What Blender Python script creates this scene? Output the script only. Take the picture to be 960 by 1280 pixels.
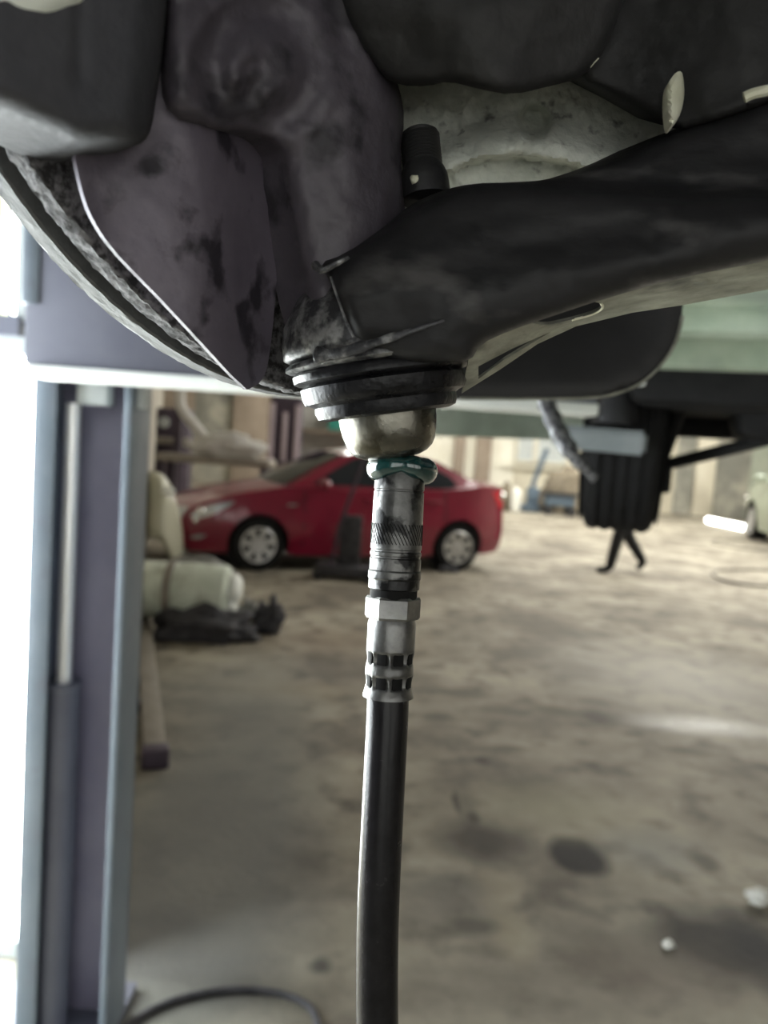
import bpy, bmesh, math, random
import numpy as np
from mathutils import Vector, Matrix, noise
from mathutils.geometry import delaunay_2d_cdt
random.seed(7)
for o in list(bpy.data.objects): bpy.data.objects.remove(o)
S = bpy.context.scene
COL = S.collection
R = math.radians
# ------------------------------------------------------------------ camera
FPX = 970.0; PITCH = R(4.8); ROLL = R(4.0)
CAM = Vector((0, 0, 1.5))
fw = Vector((0, math.cos(PITCH), -math.sin(PITCH))); u0 = Vector((0, math.sin(PITCH), math.cos(PITCH))); h0 = Vector((1, 0, 0))
rt = h0*math.cos(ROLL) + u0*math.sin(ROLL); up = u0*math.cos(ROLL) - h0*math.sin(ROLL)
cd = bpy.data.cameras.new('camera'); cam = bpy.data.objects.new('camera', cd); COL.objects.link(cam)
m = Matrix((rt, up, -fw)).transposed().to_4x4(); m.translation = CAM; cam.matrix_world = m
cd.sensor_fit = 'VERTICAL'; cd.sensor_height = 36; cd.lens = FPX*36/1280; cd.clip_start = 0.01; cd.clip_end = 200
cd.dof.use_dof = True; cd.dof.focus_distance = 0.25; cd.dof.aperture_fstop = cd.lens*0.001/0.0025
S.camera = cam
# ------------------------------------------------------------------ world, exposure
S.view_settings.view_transform = 'Standard'; S.view_settings.look = 'None'; S.view_settings.gamma = 1
S.view_settings.use_curve_mapping = False; S.view_settings.exposure = 0.0
w = bpy.data.worlds.new('overcast_sky'); S.world = w; w.use_nodes = True
w.node_tree.nodes['Background'].inputs[0].default_value = (0.85, 0.93, 1, 1); w.node_tree.nodes['Background'].inputs[1].default_value = 1.0
GATE_L = 26.0     # daylight behind the frosted gate
ROOF_FILL_L = 10.0
SIDE_L = 16.0     # fill light of the side gate added on the left
      #
REAR_L = 1.2      # fill light of the windows added behind the viewer
# the roof fill is light from panels added out of view

# ------------------------------------------------------------------ pixel helpers (960x1280 frame)
def ray(px, py): return (fw + rt*((px-480)/FPX) - up*((py-640)/FPX))
def W(px, py, d): return CAM + ray(px, py)*d
def on_plane(px, py, p0, n):
    r = ray(px, py); return CAM + r*((p0-CAM).dot(n)/r.dot(n))
def F(px, py): return on_plane(px, py, Vector((0, 0, 0)), Vector((0, 0, 1)))
def px_of(p):
    v = p-CAM; d = v.dot(fw); return 480+FPX*v.dot(rt)/d, 640-FPX*v.dot(up)/d, d
def lerp(a, b, t): return a+(b-a)*t
def sm(a, b, x):
    t = max(0., min(1., (x-a)/(b-a))); return t*t*(3-2*t)
def pl(x, pts):
    if x <= pts[0][0]: return pts[0][1]
    for (a, b), (c, d) in zip(pts, pts[1:]):
        if x <= c: return b+(d-b)*(x-a)/(c-a)
    return pts[-1][1]

# ------------------------------------------------------------------ materials
def mat(name, c1, c2=None, rough=.6, metal=0., scale=8., detail=6, lo=.35, hi=.65, bump=0., bscale=None, c3=None, s3=3., lo3=.5, hi3=.65, spec=.5, rvar=0., coat=0., stretch=(1, 1, 1)):
    m = bpy.data.materials.new(name); m.use_nodes = True; nt = m.node_tree; N = nt.nodes; L = nt.links
    b = N['Principled BSDF']; b.inputs['Roughness'].default_value = rough; b.inputs['Metallic'].default_value = metal
    b.inputs['Specular IOR Level'].default_value = spec; b.inputs['Coat Weight'].default_value = coat
    tc = N.new('ShaderNodeTexCoord'); mp = N.new('ShaderNodeMapping'); mp.inputs['Scale'].default_value = stretch
    L.new(tc.outputs['Object'], mp.inputs[0])
    n = N.new('ShaderNodeTexNoise'); n.inputs['Scale'].default_value = scale; n.inputs['Detail'].default_value = detail; n.inputs['Roughness'].default_value = .62
    L.new(mp.outputs[0], n.inputs['Vector'])
    cr = N.new('ShaderNodeValToRGB'); e = cr.color_ramp.elements
    e[0].position = lo; e[1].position = hi; e[0].color = (*c1, 1); e[1].color = (*(c2 or c1), 1)
    L.new(n.outputs['Fac'], cr.inputs[0]); out = cr.outputs[0]
    if c3:
        n3 = N.new('ShaderNodeTexNoise'); n3.inputs['Scale'].default_value = s3; n3.inputs['Detail'].default_value = 5; L.new(mp.outputs[0], n3.inputs['Vector'])
        mr = N.new('ShaderNodeMapRange'); mr.inputs[1].default_value = lo3; mr.inputs[2].default_value = hi3; L.new(n3.outputs['Fac'], mr.inputs[0])
        mx = N.new('ShaderNodeMix'); mx.data_type = 'RGBA'; L.new(mr.outputs[0], mx.inputs[0]); L.new(out, mx.inputs[6]); mx.inputs[7].default_value = (*c3, 1); out = mx.outputs[2]
    L.new(out, b.inputs['Base Color'])
    if rvar:
        mr = N.new('ShaderNodeMapRange'); mr.inputs[3].default_value = max(.05, rough-rvar); mr.inputs[4].default_value = min(1, rough+rvar)
        mr.inputs[1].default_value = .3; mr.inputs[2].default_value = .7; L.new(n.outputs['Fac'], mr.inputs[0]); L.new(mr.outputs[0], b.inputs['Roughness'])
    if bump:
        nb = N.new('ShaderNodeTexNoise'); nb.inputs['Scale'].default_value = bscale or scale*4; nb.inputs['Detail'].default_value = 5; L.new(mp.outputs[0], nb.inputs['Vector'])
        bp = N.new('ShaderNodeBump'); bp.inputs['Strength'].default_value = bump; bp.inputs['Distance'].default_value = .3/(bscale or scale*4)
        L.new(nb.outputs['Fac'], bp.inputs['Height']); L.new(bp.outputs[0], b.inputs['Normal'])
    return m
def emit(name, col, strength):
    m = bpy.data.materials.new(name); m.use_nodes = True; b = m.node_tree.nodes['Principled BSDF']
    b.inputs['Base Color'].default_value = (.8, .8, .8, 1); b.inputs['Emission Color'].default_value = (*col, 1); b.inputs['Emission Strength'].default_value = strength
    return m
def glass(name, col, rough=.1):
    m = mat(name, col, rough=rough, spec=.6); return m
M = {}
M['knuckle'] = mat('oily_cast_iron', (.060, .052, .064), (.085, .075, .091), .55, .1, 45, bump=.35, bscale=260, c3=(.022, .019, .025), s3=45, lo3=.53, hi3=.62, rvar=.1)  # purple tint of lens glare mixed into the base colour
M['shield'] = mat('dirty_shield_steel', (.105, .091, .115), (.14, .122, .15), .5, .2, 40, bump=.25, bscale=300, c3=(.028, .024, .032), s3=58, lo3=.55, hi3=.63, rvar=.1)  # same glare tint put into the shield's colour
M['caliper'] = mat('caliper_casting', (.052, .053, .060), (.07, .07, .078), .8, .0, 60, bump=.4, bscale=400, spec=.2)
M['disc'] = mat('machined_disc_edge', (.055, .056, .055), (.085, .087, .085), .7, .0, 160, bump=.5, bscale=700)
M['disc_rust'] = mat('rusted_disc_edge', (.015, .014, .014), (.13, .125, .13), .85, .0, 320, lo=.42, hi=.6, bump=1., bscale=600)
M['dark'] = mat('black_gap', (.02, .02, .022), rough=.8)
M['arm'] = mat('greasy_black_arm', (.012, .012, .013), (.02, .0195, .021), .5, .0, 50, bump=.15, bscale=200, c3=(.07, .067, .067), s3=34, lo3=.58, hi3=.72, rvar=.12, stretch=(1, 1, 2.0), spec=.25)
M['flange'] = mat('lit_arm_flange', (.17, .17, .14), (.34, .34, .28), .75, .1, 70, bump=.6, bscale=300, c3=(.10, .10, .09), s3=60, lo3=.55, hi3=.7, stretch=(.5, 1, 2))  # pale colour carries the light falling on the arm's underside
M['joint'] = mat('greasy_joint_rubber', (.006, .006, .007), (.013, .013, .015), .34, 0., 90, bump=.5, bscale=420, rvar=.12, c3=(.06, .06, .06), s3=110, lo3=.66, hi3=.74, spec=.2)
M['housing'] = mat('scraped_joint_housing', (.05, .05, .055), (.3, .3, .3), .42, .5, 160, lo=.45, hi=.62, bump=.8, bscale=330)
M['cup'] = mat('polished_cup_steel', (.10, .097, .085), (.22, .21, .175), .28, .95, 60, bump=.25, bscale=500, c3=(.06, .055, .04), s3=110, lo3=.56, hi3=.7, rvar=.1)
M['coupler'] = mat('scratched_coupler_steel', (.06, .06, .058), (.17, .17, .165), .36, .75, 70, bump=.35, bscale=600, c3=(.015, .015, .015), s3=110, lo3=.5, hi3=.57, rvar=.1)
M['nut'] = mat('worn_hex_steel', (.10, .10, .097), (.21, .21, .205), .36, .75, 90, bump=.25, bscale=500, c3=(.15, .15, .14), s3=120, lo3=.58, hi3=.66)
M['pocket'] = mat('black_groove', (.008, .008, .008), rough=.8, spec=.15)
M['hose'] = mat('black_rubber_hose', (.009, .0085, .0095), (.014, .013, .0145), .24, 0, 200, bump=.12, bscale=900, rvar=.04, spec=.22)
M['grease'] = mat('teal_grease', (.002, .022, .022), (.004, .045, .043), .12, 0, 120, bump=.3, bscale=160, spec=.8, coat=.6)
M['stud'] = mat('blackened_stud', (.028, .028, .03), (.05, .05, .05), .4, .5, 80, bump=.3, bscale=400)
M['castgrey'] = mat('rough_sand_casting', (.62, .65, .58), (.80, .82, .74), .85, 0, 130, bump=1., bscale=420, c3=(.24, .24, .22), s3=150, lo3=.6, hi3=.72)
M['body_dark'] = mat('undersealed_dark', (.012, .012, .012), (.02, .0195, .02), .7, 0, 30, bump=.4, bscale=200)
M['plate'] = mat('black_plastic_guard', (.016, .0155, .016), (.023, .022, .023), .6, 0, 30, bump=.15, bscale=200)
M['pale'] = mat('pale_rubber_hose', (.8, .86, .78), (.88, .92, .84), .6, 0, 60)
M['pale_edge'] = mat('pale_edge_steel', (.6, .6, .45), (.75, .74, .6), .6, .1, 80, bump=.4)
M['pan'] = mat('green_grey_underseal', (.26, .32, .24), (.40, .46, .36), .7, 0, 7, bump=.2, bscale=60, c3=(.2, .24, .2), s3=3)
M['tread'] = mat('black_tyre_rubber', (.007, .007, .0075), (.011, .011, .0115), .8, 0, 40, spec=.25)
M['rust_dark'] = mat('sooty_axle', (.009, .009, .0095), (.015, .0148, .015), .8, 0, 20, spec=.2)
M['lift_blue'] = mat('blue_grey_lift_paint', (.15, .185, .225), (.19, .225, .265), .45, .1, 6, c3=(.16, .18, .22), s3=14, lo3=.58, hi3=.7)
M['lift_dark'] = mat('dark_blue_grey_lift_paint', (.12, .125, .165), (.15, .155, .195), .5, .1, 5)
M['lift_inner'] = mat('purple_grey_lift_inside', (.20, .185, .26), (.25, .235, .31), .55, .0, 5)
M['arm_grey'] = mat('grey_arm_paint', (.20, .225, .235), (.26, .285, .295), .6, 0, 9)
M['lift_pale'] = mat('pale_lift_pad', (.42, .46, .46), (.55, .58, .57), .6, 0, 12)
M['white'] = mat('white_lift_paint', (.8, .83, .8), (.88, .9, .86), .5, 0, 9)
M['chrome'] = mat('chromed_rod', (.9, .9, .9), rough=.3, metal=.55)
M['green_beam'] = mat('pale_green_paint', (.56, .68, .58), (.68, .78, .69), .6, 0, 3, c3=(.44, .54, .46), s3=5)
M['beige'] = mat('beige_plaster', (.62, .58, .46), (.72, .68, .56), .9, 0, 1.2, c3=(.5, .46, .36), s3=.6)
M['cream'] = mat('cream_plaster', (.72, .69, .58), (.8, .78, .68), .9, 0, 1.5)
M['brownwall'] = mat('brown_panel', (.26, .21, .165), (.34, .28, .22), .85, 0, 2.)
M['stain'] = mat('stained_grey_panel', (.24, .24, .21), (.5, .48, .40), .9, 0, .9, lo=.4, hi=.62)
M['greenwall'] = mat('grey_green_panel', (.30, .34, .27), (.42, .45, .37), .9, 0, .8)
M['wall'] = mat('dusty_wall', (.42, .39, .33), (.52, .49, .42), .9, 0, .8)
M['bounce_cut_wall'] = mat('bounce_cut_wall', (.07, .068, .066), (.11, .105, .10), .9, 0, .8)  # unseen walls coloured dark to cut their bounced light
M['ceil'] = mat('roof_sheet', (.35, .35, .33), (.42, .42, .4), .9, 0, .5)
M['gate'] = emit('daylit_frosted_gate', (.93, 1., .97), GATE_L)
M['rear_window'] = emit('added_rear_daylight', (1., .98, .93), REAR_L)  # glow of the window-shaped panels added behind the viewer
M['side_fill'] = emit('added_side_daylight', (.88, .95, 1.), SIDE_L)
M['roof_fill'] = emit('added_roof_daylight', (1., .98, .92), ROOF_FILL_L)
M['olive'] = mat('olive_frame', (.35, .34, .2), rough=.6)
M['paint_red'] = mat('red_car_paint', (.20, .005, .027), (.23, .006, .031), .3, 0, 2, coat=.8)
M['paint_beige'] = mat('beige_car_paint', (.42, .42, .31), (.48, .47, .36), .4, 0, 2, coat=.5)
M['paint_green'] = mat('grey_green_car_paint', (.25, .29, .22), (.31, .35, .27), .4, 0, 2, coat=.5)
M['glass'] = glass('dark_car_glass', (.018, .022, .028), .06)
M['trim'] = mat('black_trim', (.02, .02, .022), rough=.6)
M['alloy'] = mat('silver_alloy', (.55, .56, .56), (.66, .66, .66), .35, .7, 20)
M['lamp_clear'] = mat('clear_lamp', (.55, .55, .56), (.75, .75, .75), .15, .6, 20)
M['lamp_red'] = mat('red_lamp', (.7, .02, .04), rough=.1, coat=1)
M['mirror_bright'] = mat('bright_reflector', (.92, .92, .9), rough=.12, metal=.9)
M['cloth_dark'] = mat('dark_clothing', (.012, .012, .014), (.02, .02, .022), .9, 0, 20)
M['skin'] = mat('skin', (.35, .2, .14), rough=.6)
M['tank'] = mat('pale_tank_plastic', (.58, .64, .54), (.7, .75, .65), .55, 0, 5, c3=(.45, .48, .4), s3=8)
M['rag'] = mat('black_oily_parts', (.02, .02, .026), (.06, .058, .065), .7, 0, 14, bump=.8, bscale=30)
M['grey_parts'] = mat('grey_engine_parts', (.12, .12, .12), (.35, .35, .33), .6, .3, 16, bump=.6, bscale=40)
M['rail'] = mat('brown_grey_rail', (.22, .20, .17), (.30, .27, .23), .6, .2, 8)
M['teal'] = mat('teal_box_paint', (.06, .42, .34), rough=.6)
M['blue'] = mat('blue_frame_paint', (.075, .11, .15), (.10, .14, .18), .6, 0, 6)
M['sack'] = mat('tan_sacking', (.13, .11, .08), (.26, .22, .16), .95, 0, 5, bump=.6, bscale=14)
M['purple_dark'] = mat('dark_maroon_post', (.045, .032, .05), (.07, .05, .075), .6, 0, 5)
M['pinkish'] = mat('pale_pink_strip', (.5, .42, .46), rough=.6)
M['duct'] = mat('pale_duct', (.48, .47, .44), (.58, .57, .54), .6, 0, 5)
M['tube_on'] = emit('lit_fluorescent_tube', (1, 1, .95), 9.0)
M['paper'] = mat('white_scrap', (.7, .7, .64), (.8, .8, .75), .9, 0, 30, bump=.6, bscale=80)

# ------------------------------------------------------------------ object helpers
def link(name, me, material, parent=None, smooth=True):
    o = bpy.data.objects.new(name, me); COL.objects.link(o)
    if material is not None:
        for x in (material if isinstance(material, (list, tuple)) else [material]): me.materials.append(M[x] if isinstance(x, str) else x)
    if parent is not None:
        o.parent = parent; o.matrix_parent_inverse = parent.matrix_world.inverted()
    if smooth: me.polygons.foreach_set('use_smooth', [True]*len(me.polygons))
    return o
def build(name, bm, material, parent=None, smooth=True, autos=35):
    bmesh.ops.recalc_face_normals(bm, faces=bm.faces)
    if smooth and autos:
        for e in bm.edges:
            if len(e.link_faces) == 2 and e.calc_face_angle(0) > R(autos): e.smooth = False
    me = bpy.data.meshes.new(name); bm.to_mesh(me); bm.free()
    return link(name, me, material, parent, smooth)
def tag(o, label=None, cat=None, group=None, kind=None):
    if label: o['label'] = label
    if cat: o['category'] = cat
    if group: o['group'] = group
    if kind: o['kind'] = kind
    return o
def thing(name, loc, label, cat, group=None):
    o = bpy.data.objects.new(name, None); COL.objects.link(o); o.location = loc; o.empty_display_size = .1
    bpy.context.view_layer.update()
    return tag(o, label, cat, group)
def box_bm(bm, c, sx, sy, sz, ax=None):
    """box centred at c; ax = (x,y,z) unit axes"""
    ax = ax or (Vector((1, 0, 0)), Vector((0, 1, 0)), Vector((0, 0, 1)))
    vs = [bm.verts.new(Vector(c)+ax[0]*sx*i/2+ax[1]*sy*j/2+ax[2]*sz*k/2) for i in (-1, 1) for j in (-1, 1) for k in (-1, 1)]
    for f in ((0, 1, 3, 2), (4, 6, 7, 5), (0, 4, 5, 1), (2, 3, 7, 6), (0, 2, 6, 4), (1, 5, 7, 3)): bm.faces.new([vs[i] for i in f])
    return vs
def box(name, c, s, material, parent=None, ax=None, bevel=0.):
    bm = bmesh.new(); box_bm(bm, c, *s, ax=ax)
    if bevel: bmesh.ops.bevel(bm, geom=bm.edges[:], offset=bevel, segments=2, affect='EDGES', profile=.5)
    return build(name, bm, material, parent, smooth=bool(bevel))
def frame_of(axis):
    z = Vector(axis).normalized(); x = z.orthogonal().normalized()
    if abs(z.z) < .95: x = Vector((0, 0, 1)).cross(z).normalized()
    else: x = (Vector((1, 0, 0))-z*z.x).normalized()
    return x, z.cross(x), z
def lathe_bm(bm, prof, org, axis, n=64, rf=None, close=True):
    """prof: list of (t, r); rf(t,phi,r)->r"""
    x, y, z = frame_of(axis); rings = []
    for t, r in prof:
        ring = []
        for i in range(n):
            a = 2*math.pi*i/n; rr = rf(t, a, r) if rf else r
            ring.append(bm.verts.new(Vector(org)+z*t+(x*math.cos(a)+y*math.sin(a))*rr))
        rings.append(ring)
    for a, b in zip(rings, rings[1:]):
        for i in range(n): bm.faces.new((a[i], a[(i+1) % n], b[(i+1) % n], b[i]))
    if close: bm.faces.new(rings[0][::-1]); bm.faces.new(rings[-1])
    return rings
def lathe(name, prof, org, axis, material, parent=None, n=64, rf=None, close=True, autos=35):
    bm = bmesh.new(); lathe_bm(bm, prof, org, axis, n, rf, close); return build(name, bm, material, parent, autos=autos)
def spline(pts, k=8):
    out = []; P = [Vector(p) for p in pts]
    for i in range(len(P)-1):
        p0, p1, p2, p3 = P[max(i-1, 0)], P[i], P[i+1], P[min(i+2, len(P)-1)]
        for j in range(k):
            t = j/k
            out.append(.5*((2*p1)+(p2-p0)*t+(2*p0-5*p1+4*p2-p3)*t*t+(3*p1-p0-3*p2+p3)*t**3))
    out.append(P[-1]); return out
def tube_bm(bm, pts, rad, n=12, flat=None):
    """rad: number or fn(u); flat=(ax vector, factor)"""
    rings = []; N = len(pts)
    t0 = (pts[1]-pts[0]).normalized(); x = t0.orthogonal().normalized()
    for i, p in enumerate(pts):
        t = (pts[min(i+1, N-1)]-pts[max(i-1, 0)]).normalized(); x = (x-t*x.dot(t)).normalized(); y = t.cross(x)
        r = rad(i/(N-1)) if callable(rad) else rad; ring = []
        for k in range(n):
            a = 2*math.pi*k/n; o = (x*math.cos(a)+y*math.sin(a))*r
            if flat: o = o-flat[0]*(o.dot(flat[0])*(1-flat[1]))
            ring.append(bm.verts.new(p+o))
        rings.append(ring)
    for a, b in zip(rings, rings[1:]):
        for k in range(n): bm.faces.new((a[k], a[(k+1) % n], b[(k+1) % n], b[k]))
    bm.faces.new(rings[0][::-1]); bm.faces.new(rings[-1])
def tube(name, pts, rad, material, parent=None, n=12, flat=None):
    bm = bmesh.new(); tube_bm(bm, pts, rad, n, flat); return build(name, bm, material, parent)
def resample(poly, step):
    out = []; n = len(poly)
    for i in range(n):
        a = Vector(poly[i]); b = Vector(poly[(i+1) % n]); k = max(1, int(round((b-a).length/step)))
        for j in range(k): out.append(a.lerp(b, j/k))
    return out
def smooth_poly(poly, it=2):
    for _ in range(it):
        q = []
        for i in range(len(poly)):
            a = Vector(poly[i]); b = Vector(poly[(i+1) % len(poly)]); q += [a.lerp(b, .25), a.lerp(b, .75)]
        poly = q
    return poly
def seg_dist(P, A, B):
    AB = B-A; L = (AB*AB).sum(1)+1e-9
    t = (((P[:, None]-A[None])*AB[None]).sum(-1)/L[None]).clip(0, 1)
    return np.sqrt(((P[:, None]-(A[None]+t[..., None]*AB[None]))**2).sum(-1)).min(1)
def inside(P, A, B):
    x, y = P[:, 0][:, None], P[:, 1][:, None]
    c = ((A[:, 1] > y) != (B[:, 1] > y)) & (x < (B[:, 0]-A[:, 0])*(y-A[:, 1])/(B[:, 1]-A[:, 1]+1e-12)+A[:, 0])
    return c.sum(1) % 2 == 1
def triangulate(outline, step, holes=()):
    loops = [resample(outline, step)]+[resample(h, step) for h in holes]
    vs = []; es = []; A = []; B = []
    for lp in loops:
        s = len(vs); vs += lp
        for i in range(len(lp)): es.append((s+i, s+(i+1) % len(lp))); A.append(lp[i]); B.append(lp[(i+1) % len(lp)])
    A = np.array([tuple(a) for a in A]); B = np.array([tuple(b) for b in B])
    mn = A.min(0); mx = A.max(0)
    gx, gy = np.meshgrid(np.arange(mn[0]+step/2, mx[0], step), np.arange(mn[1]+step/2, mx[1], step)); gx = gx + (np.arange(gx.shape[0]) % 2)[:, None]*step*.5
    P = np.stack([gx.ravel(), gy.ravel()], 1)
    if len(P):
        P = P[inside(P, A, B)]
        if len(P): P = P[seg_dist(P, A, B) > step*.55]
    vs += [Vector(p) for p in P]
    ov, oe, of, _, _, _ = delaunay_2d_cdt(vs, es, [], 0, 1e-6)
    V = np.array([tuple(v) for v in ov]); D = seg_dist(V, A, B)
    cen = np.array([V[list(f)].mean(0) for f in of]); ins = inside(cen, A, B)
    return [Vector(v) for v in ov], [f for f, k in zip(of, ins) if k], D
def slab(name, outline, fn, back, material, parent=None, step=8, holes=(), rnd=0., rd=0., autos=40, smoothit=0):
    """outline in 2D; fn(x, y, sink) -> point; back = vector that gives the body its thickness; edges are rounded over rnd by rd"""
    if smoothit: outline = smooth_poly(outline, smoothit)
    V, Fc, D = triangulate(outline, step, holes); bm = bmesh.new(); back = Vector(back)
    fr = []; bk = []
    for v, d in zip(V, D):
        s = 0.
        if rnd: q = 1-min(d/rnd, 1); s = rd*(1-math.sqrt(max(0, 1-q*q)))
        p = fn(v.x, v.y, s); fr.append(bm.verts.new(p)); 
    for v, d, f in zip(V, D, fr):
        p = fn(v.x, v.y, rd if rnd else 0.); bk.append(bm.verts.new(p+back))
    cnt = {}
    for f in Fc:
        try: bm.faces.new([fr[i] for i in f]); bm.faces.new([bk[i] for i in reversed(f)])
        except ValueError: continue
        for i in range(3):
            k = (f[i], f[(i+1) % 3]); cnt[tuple(sorted(k))] = cnt.get(tuple(sorted(k)), []) + [k]
    for k, l in cnt.items():
        if len(l) == 1:
            a, b = l[0]; bm.faces.new((fr[b], fr[a], bk[a], bk[b]))
    for v in [v for v in bm.verts if not v.link_faces]: bm.verts.remove(v)
    return build(name, bm, material, parent, autos=autos)
def fbm(p, s, o=4): return noise.fractal(Vector(p)*s, 1., 2., o)

# ================================================================== SETTING
def stain_light_nodes(m, stains_and_light):
    nt = m.node_tree; N = nt.nodes; L = nt.links; b = N['Principled BSDF']
    geo = N.new('ShaderNodeNewGeometry'); nz = N.new('ShaderNodeTexNoise'); nz.inputs['Scale'].default_value = 5; nz.inputs['Detail'].default_value = 5
    L.new(geo.outputs['Position'], nz.inputs['Vector'])
    off = N.new('ShaderNodeVectorMath'); off.operation = 'MULTIPLY_ADD'; L.new(nz.outputs['Color'], off.inputs[0]); off.inputs[1].default_value = (.10, .10, 0)
    L.new(geo.outputs['Position'], off.inputs[2])
    col = b.inputs['Base Color'].links[0].from_socket; rough = None
    for (x, y, rx, ry, c, k, soft, rg) in stains_and_light:
        s = N.new('ShaderNodeVectorMath'); s.operation = 'SUBTRACT'; L.new(off.outputs[0], s.inputs[0]); s.inputs[1].default_value = (x+.05, y+.05, 0)
        q = N.new('ShaderNodeVectorMath'); q.operation = 'MULTIPLY'; L.new(s.outputs[0], q.inputs[0]); q.inputs[1].default_value = (1/rx, 1/ry, 0)
        ln = N.new('ShaderNodeVectorMath'); ln.operation = 'LENGTH'; L.new(q.outputs[0], ln.inputs[0])
        mr = N.new('ShaderNodeMapRange'); mr.inputs[1].default_value = 1+soft; mr.inputs[2].default_value = 1-soft; mr.inputs[3].default_value = 0; mr.inputs[4].default_value = k
        L.new(ln.outputs['Value'], mr.inputs[0])
        mx = N.new('ShaderNodeMix'); mx.data_type = 'RGBA'; L.new(mr.outputs[0], mx.inputs[0]); L.new(col, mx.inputs[6]); mx.inputs[7].default_value = (*c, 1); col = mx.outputs[2]
        if rg is not None:
            mf = N.new('ShaderNodeMix'); mf.data_type = 'FLOAT'; L.new(mr.outputs[0], mf.inputs[0])
            if rough is None: mf.inputs[2].default_value = b.inputs['Roughness'].default_value
            else: L.new(rough, mf.inputs[2])
            mf.inputs[3].default_value = rg; rough = mf.outputs[0]
    L.new(col, b.inputs['Base Color'])
    if rough is not None: L.new(rough, b.inputs['Roughness'])
M['floor'] = mat('worn_concrete', (.165, .145, .115), (.39, .357, .282), .66, 0, 1.1, detail=14, lo=.39, hi=.61, bump=.4, bscale=30, c3=(.11, .096, .078), s3=5., lo3=.5, hi3=.72, rvar=0, spec=.17)
ST = []
def st(px, py, rxp, ryp, c=(.03, .027, .022), k=.9, soft=.3, rg=None):
    p = F(px, py); d = p.y; ry = abs(F(px, py-ryp).y-F(px, py+ryp).y)/2; ST.append((p.x, p.y, rxp*d/FPX, ry, c, k, soft, rg))
st(720, 1068, 40, 24, (.008, .007, .006), .98, .22); st(600, 1052, 55, 24, (.05, .042, .034), .85, .5)
st(900, 1180, 95, 42, (.02, .018, .016), .92, .45); st(960, 1200, 40, 50, (.02, .02, .02), .8, .5)
st(745, 895, 18, 9, (.06, .05, .04), .8, .5); st(690, 888, 28, 7, (.08, .07, .05), .7, .5); st(575, 866, 36, 5, (.07, .06, .05), .7, .6)
st(400, 1203, 16, 8, (.03, .03, .03), .8, .5); st(860, 940, 30, 6, (.09, .08, .06), .6, .5); st(585, 1010, 12, 30, (.08, .07, .06), .5, .6)
st(600, 950, 25, 5, (.09, .08, .07), .6, .6); st(560, 1130, 60, 25, (.11, .10, .09), .6, .7); st(750, 1190, 60, 30, (.13, .115, .09), .5, .7)
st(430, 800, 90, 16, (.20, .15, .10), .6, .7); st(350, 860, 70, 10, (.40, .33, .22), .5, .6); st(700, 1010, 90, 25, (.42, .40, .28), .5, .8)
st(240, 1080, 150, 260, (.17, .172, .16), .8, .35); st(290, 860, 90, 40, (.22, .22, .2), .6, .6)  # greyer left floor: shade painted into the floor colour
st(880, 907, 70, 9, (.30, .29, .25), .8, .7, .05); st(850, 850, 120, 40, (.42, .40, .33), .5, .8, .3)  # second patch is paler: sheen of the hall light painted in
st(745, 793, 30, 4, (.12, .11, .09), .6, .6); st(738, 811, 16, 4, (.12, .11, .09), .6, .6); st(742, 876, 22, 5, (.10, .09, .07), .6, .6)
st(635, 935, 26, 4, (.08, .07, .055), .7, .5); st(545, 896, 18, 5, (.09, .08, .065), .7, .5); st(602, 951, 10, 5, (.06, .05, .04), .8, .5)
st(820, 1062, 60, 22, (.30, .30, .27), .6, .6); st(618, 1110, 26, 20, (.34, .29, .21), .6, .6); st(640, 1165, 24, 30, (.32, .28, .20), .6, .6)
st(590, 1160, 36, 12, (.06, .055, .048), .7, .5); st(560, 1105, 55, 16, (.09, .085, .075), .6, .6); st(880, 1078, 18, 12, (.06, .052, .04), .7, .5)
st(840, 1230, 120, 40, (.13, .105, .085), .6, .7); st(640, 1250, 120, 30, (.16, .14, .11), .5, .7); st(570, 1000, 5, 14, (.05, .045, .035), .8, .5); st(592, 1022, 9, 8, (.05, .045, .035), .8, .5)
stain_light_nodes(M['floor'], ST)
def quad(name, pts, material, kind='structure', thick=None):
    bm = bmesh.new(); vs = [bm.verts.new(p) for p in pts]; f = bm.faces.new(vs)
    if thick: 
        r = bmesh.ops.extrude_face_region(bm, geom=[f]); bmesh.ops.translate(bm, verts=[v for v in r['geom'] if isinstance(v, bmesh.types.BMVert)], vec=thick)
    return tag(build(name, bm, material, None, smooth=False), kind=kind)
YB = 25.0; XR = 13.0; HC = 5.6
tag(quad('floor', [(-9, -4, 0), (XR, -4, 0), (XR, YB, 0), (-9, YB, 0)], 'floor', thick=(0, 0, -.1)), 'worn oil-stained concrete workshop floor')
tag(quad('wall_back', [(-9, YB, 0), (XR, YB, 0), (XR, YB, HC), (-9, YB, HC)], 'wall', thick=(0, .2, 0)), 'pale workshop back wall')
quad('wall_right', [(XR, -4, 0), (XR, YB, 0), (XR, YB, HC), (XR, -4, HC)], 'wall', thick=(.2, 0, 0))
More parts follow.
